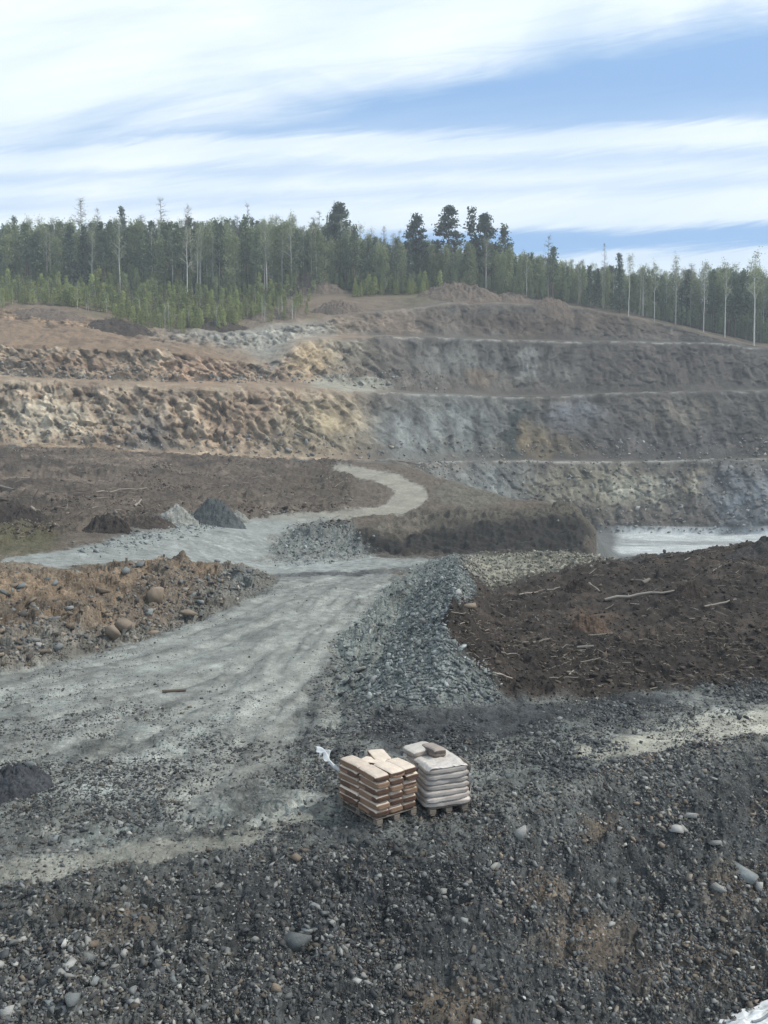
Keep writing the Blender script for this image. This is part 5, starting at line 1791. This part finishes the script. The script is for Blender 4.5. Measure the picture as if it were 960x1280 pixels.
# the rest of the wood: too many to count
fv, ff, fc, nb_ = [], [], [], 0
for qi, (pos, px) in enumerate(forest_spots(1150, 21.0, 21.9, -480, 1440) + forest_spots(420, 20.5, 21.1)):
    kd = mixture(px) if qi < 1150 else ('young' if px < 560 and qi % 2 else 'leafy')
    (tv, tf), (cv, cf) = RAW[kd][int(TR.integers(0, len(RAW[kd])))]
    base_h = {'cedar': 20, 'pine': 16, 'conifer': 15, 'birch': 16, 'leafy': 16, 'snag': 20, 'young': 4}[kd]
    ty = np.interp(px, TOPX, TOPY) + 3
    zt = H + (600 - ty) / 1000 * pos[1]
    hh = min(19.0, max(6.0, (zt - pos[2]) * TR.uniform(0.70, 1.04) * (1.1 if kd in ('snag', 'birch') else 1.0)))
    if qi >= 1150: hh = TR.uniform(2.5, 6.5)
    s = hh / base_h
    an = TR.uniform(0, 6.28)
    m = np.array([[math.cos(an), -math.sin(an), 0], [math.sin(an), math.cos(an), 0], [0, 0, 1]])
    tint = TR.uniform(0.6, 1.5)
    tcol = {'birch': (0.40, 0.38, 0.33), 'leafy': (0.20, 0.18, 0.16), 'snag': (0.2, 0.18, 0.16)}.get(kd, (0.11, 0.085, 0.065))
    for (v, f), col in (((tv, tf), tcol), ((cv, cf), np.array(KINDS[kd][4]) * tint)):
        fv.append((v @ m.T) * s + pos - np.array([0, 0, 0.15]))
        ff.append(f + nb_); nb_ += len(v)
        fc.append(np.broadcast_to(np.asarray(col, float), (len(v), 3)))
tag(link('forest', np_mesh('forest', np.concatenate(fv), np.concatenate(ff), np.concatenate(fc)), M_FOREST),
    'dense mixed forest covering the hill behind the front trees', 'forest', kind='stuff')

# thickets of young trees on the top terrace
def thicket(poly, n, kinds, hmin, hmax, label, group, indiv, stufflabel, t0=18.2, t1=21.2, shrink=1.0):
    m = zone(poly, t0, t1, 1.5, 5)
    wgt = np.where(m > 0.4, 1.0, 0) * np.abs(np.gradient(P[..., 1], axis=0))
    cs = np.cumsum(wgt.ravel())
    k = np.searchsorted(cs, TR.random(n) * cs[-1])
    pos = P.reshape(-1, 3)[k].astype(float)
    order = np.argsort(pos[:, 1])
    fv, ff, fc, nb_ = [], [], [], 0
    for j, i in enumerate(order):
        kd = kinds[int(TR.integers(0, len(kinds)))]
        hh = TR.uniform(hmin, hmax) * (1.3 if kd == 'sapling' else 1.0)
        if j < indiv:
            plant(kd, pos[i], hh, label[kd][0], label[kd][1], None, TR.uniform(0.8, 1.3))
            continue
        (tv, tf), (cv, cf) = RAW[kd][int(TR.integers(0, len(RAW[kd])))]
        s = hh / (4 if kd == 'young' else 5)
        tint = TR.uniform(0.65, 1.3)
        for (v, f), col in (((tv, tf), (0.40, 0.38, 0.33) if kd == 'sapling' else (0.11, 0.085, 0.065)), ((cv, cf), np.array(KINDS[kd][4]) * tint)):
            fv.append(v * s * np.array([1.15, 1.15, 1]) + pos[i] - np.array([0, 0, 0.1]))
            ff.append(f + nb_); nb_ += len(v)
            fc.append(np.broadcast_to(np.asarray(col, float), (len(v), 3)))
    if fv:
        tag(link('thicket', np_mesh('thicket', np.concatenate(fv), np.concatenate(ff), np.concatenate(fc)), M_FOREST), stufflabel, 'thicket', kind='stuff')


TL = {'young': ('bright green young pine at the front of the left thicket', 'young pines in the left thicket'),
      'sapling': ('thin pale birch sapling at the front of the left thicket', 'birch saplings in the left thicket')}
thicket([(-80, 384), (40, 383), (110, 388), (170, 408), (215, 418), (285, 410), (330, 394), (345, 380), (330, 360), (250, 356), (100, 354), (-80, 354)], 900, ['young', 'young', 'young', 'sapling'], 2.4, 4.6,
        TL, None, 90, 'dense thicket of young pines and birches on the left terrace')
TL2 = {'young': ('small young pine in the clump on the bare earth at mid slope', 'young pines at mid slope')}
thicket([(438, 372), (520, 370), (545, 366), (530, 358), (440, 358)], 120, ['young'], 2.6, 4.2, TL2, None, 30, 'close clump of young pines at mid slope under the forest', 19.3, 21.2)
TL3 = {'young': ('dark bush beside the grey plain at the end of the thicket', 'bushes beside the grey plain'),
       'sapling': ('bare sapling beside the grey plain at the end of the thicket', 'saplings beside the grey plain')}
thicket([(310, 402), (345, 404), (400, 400), (395, 378), (330, 370)], 60, ['young', 'sapling'], 2.2, 4.0, TL3, None, 24, 'scrub beside the grey plain at the end of the thicket', 18.3, 21)
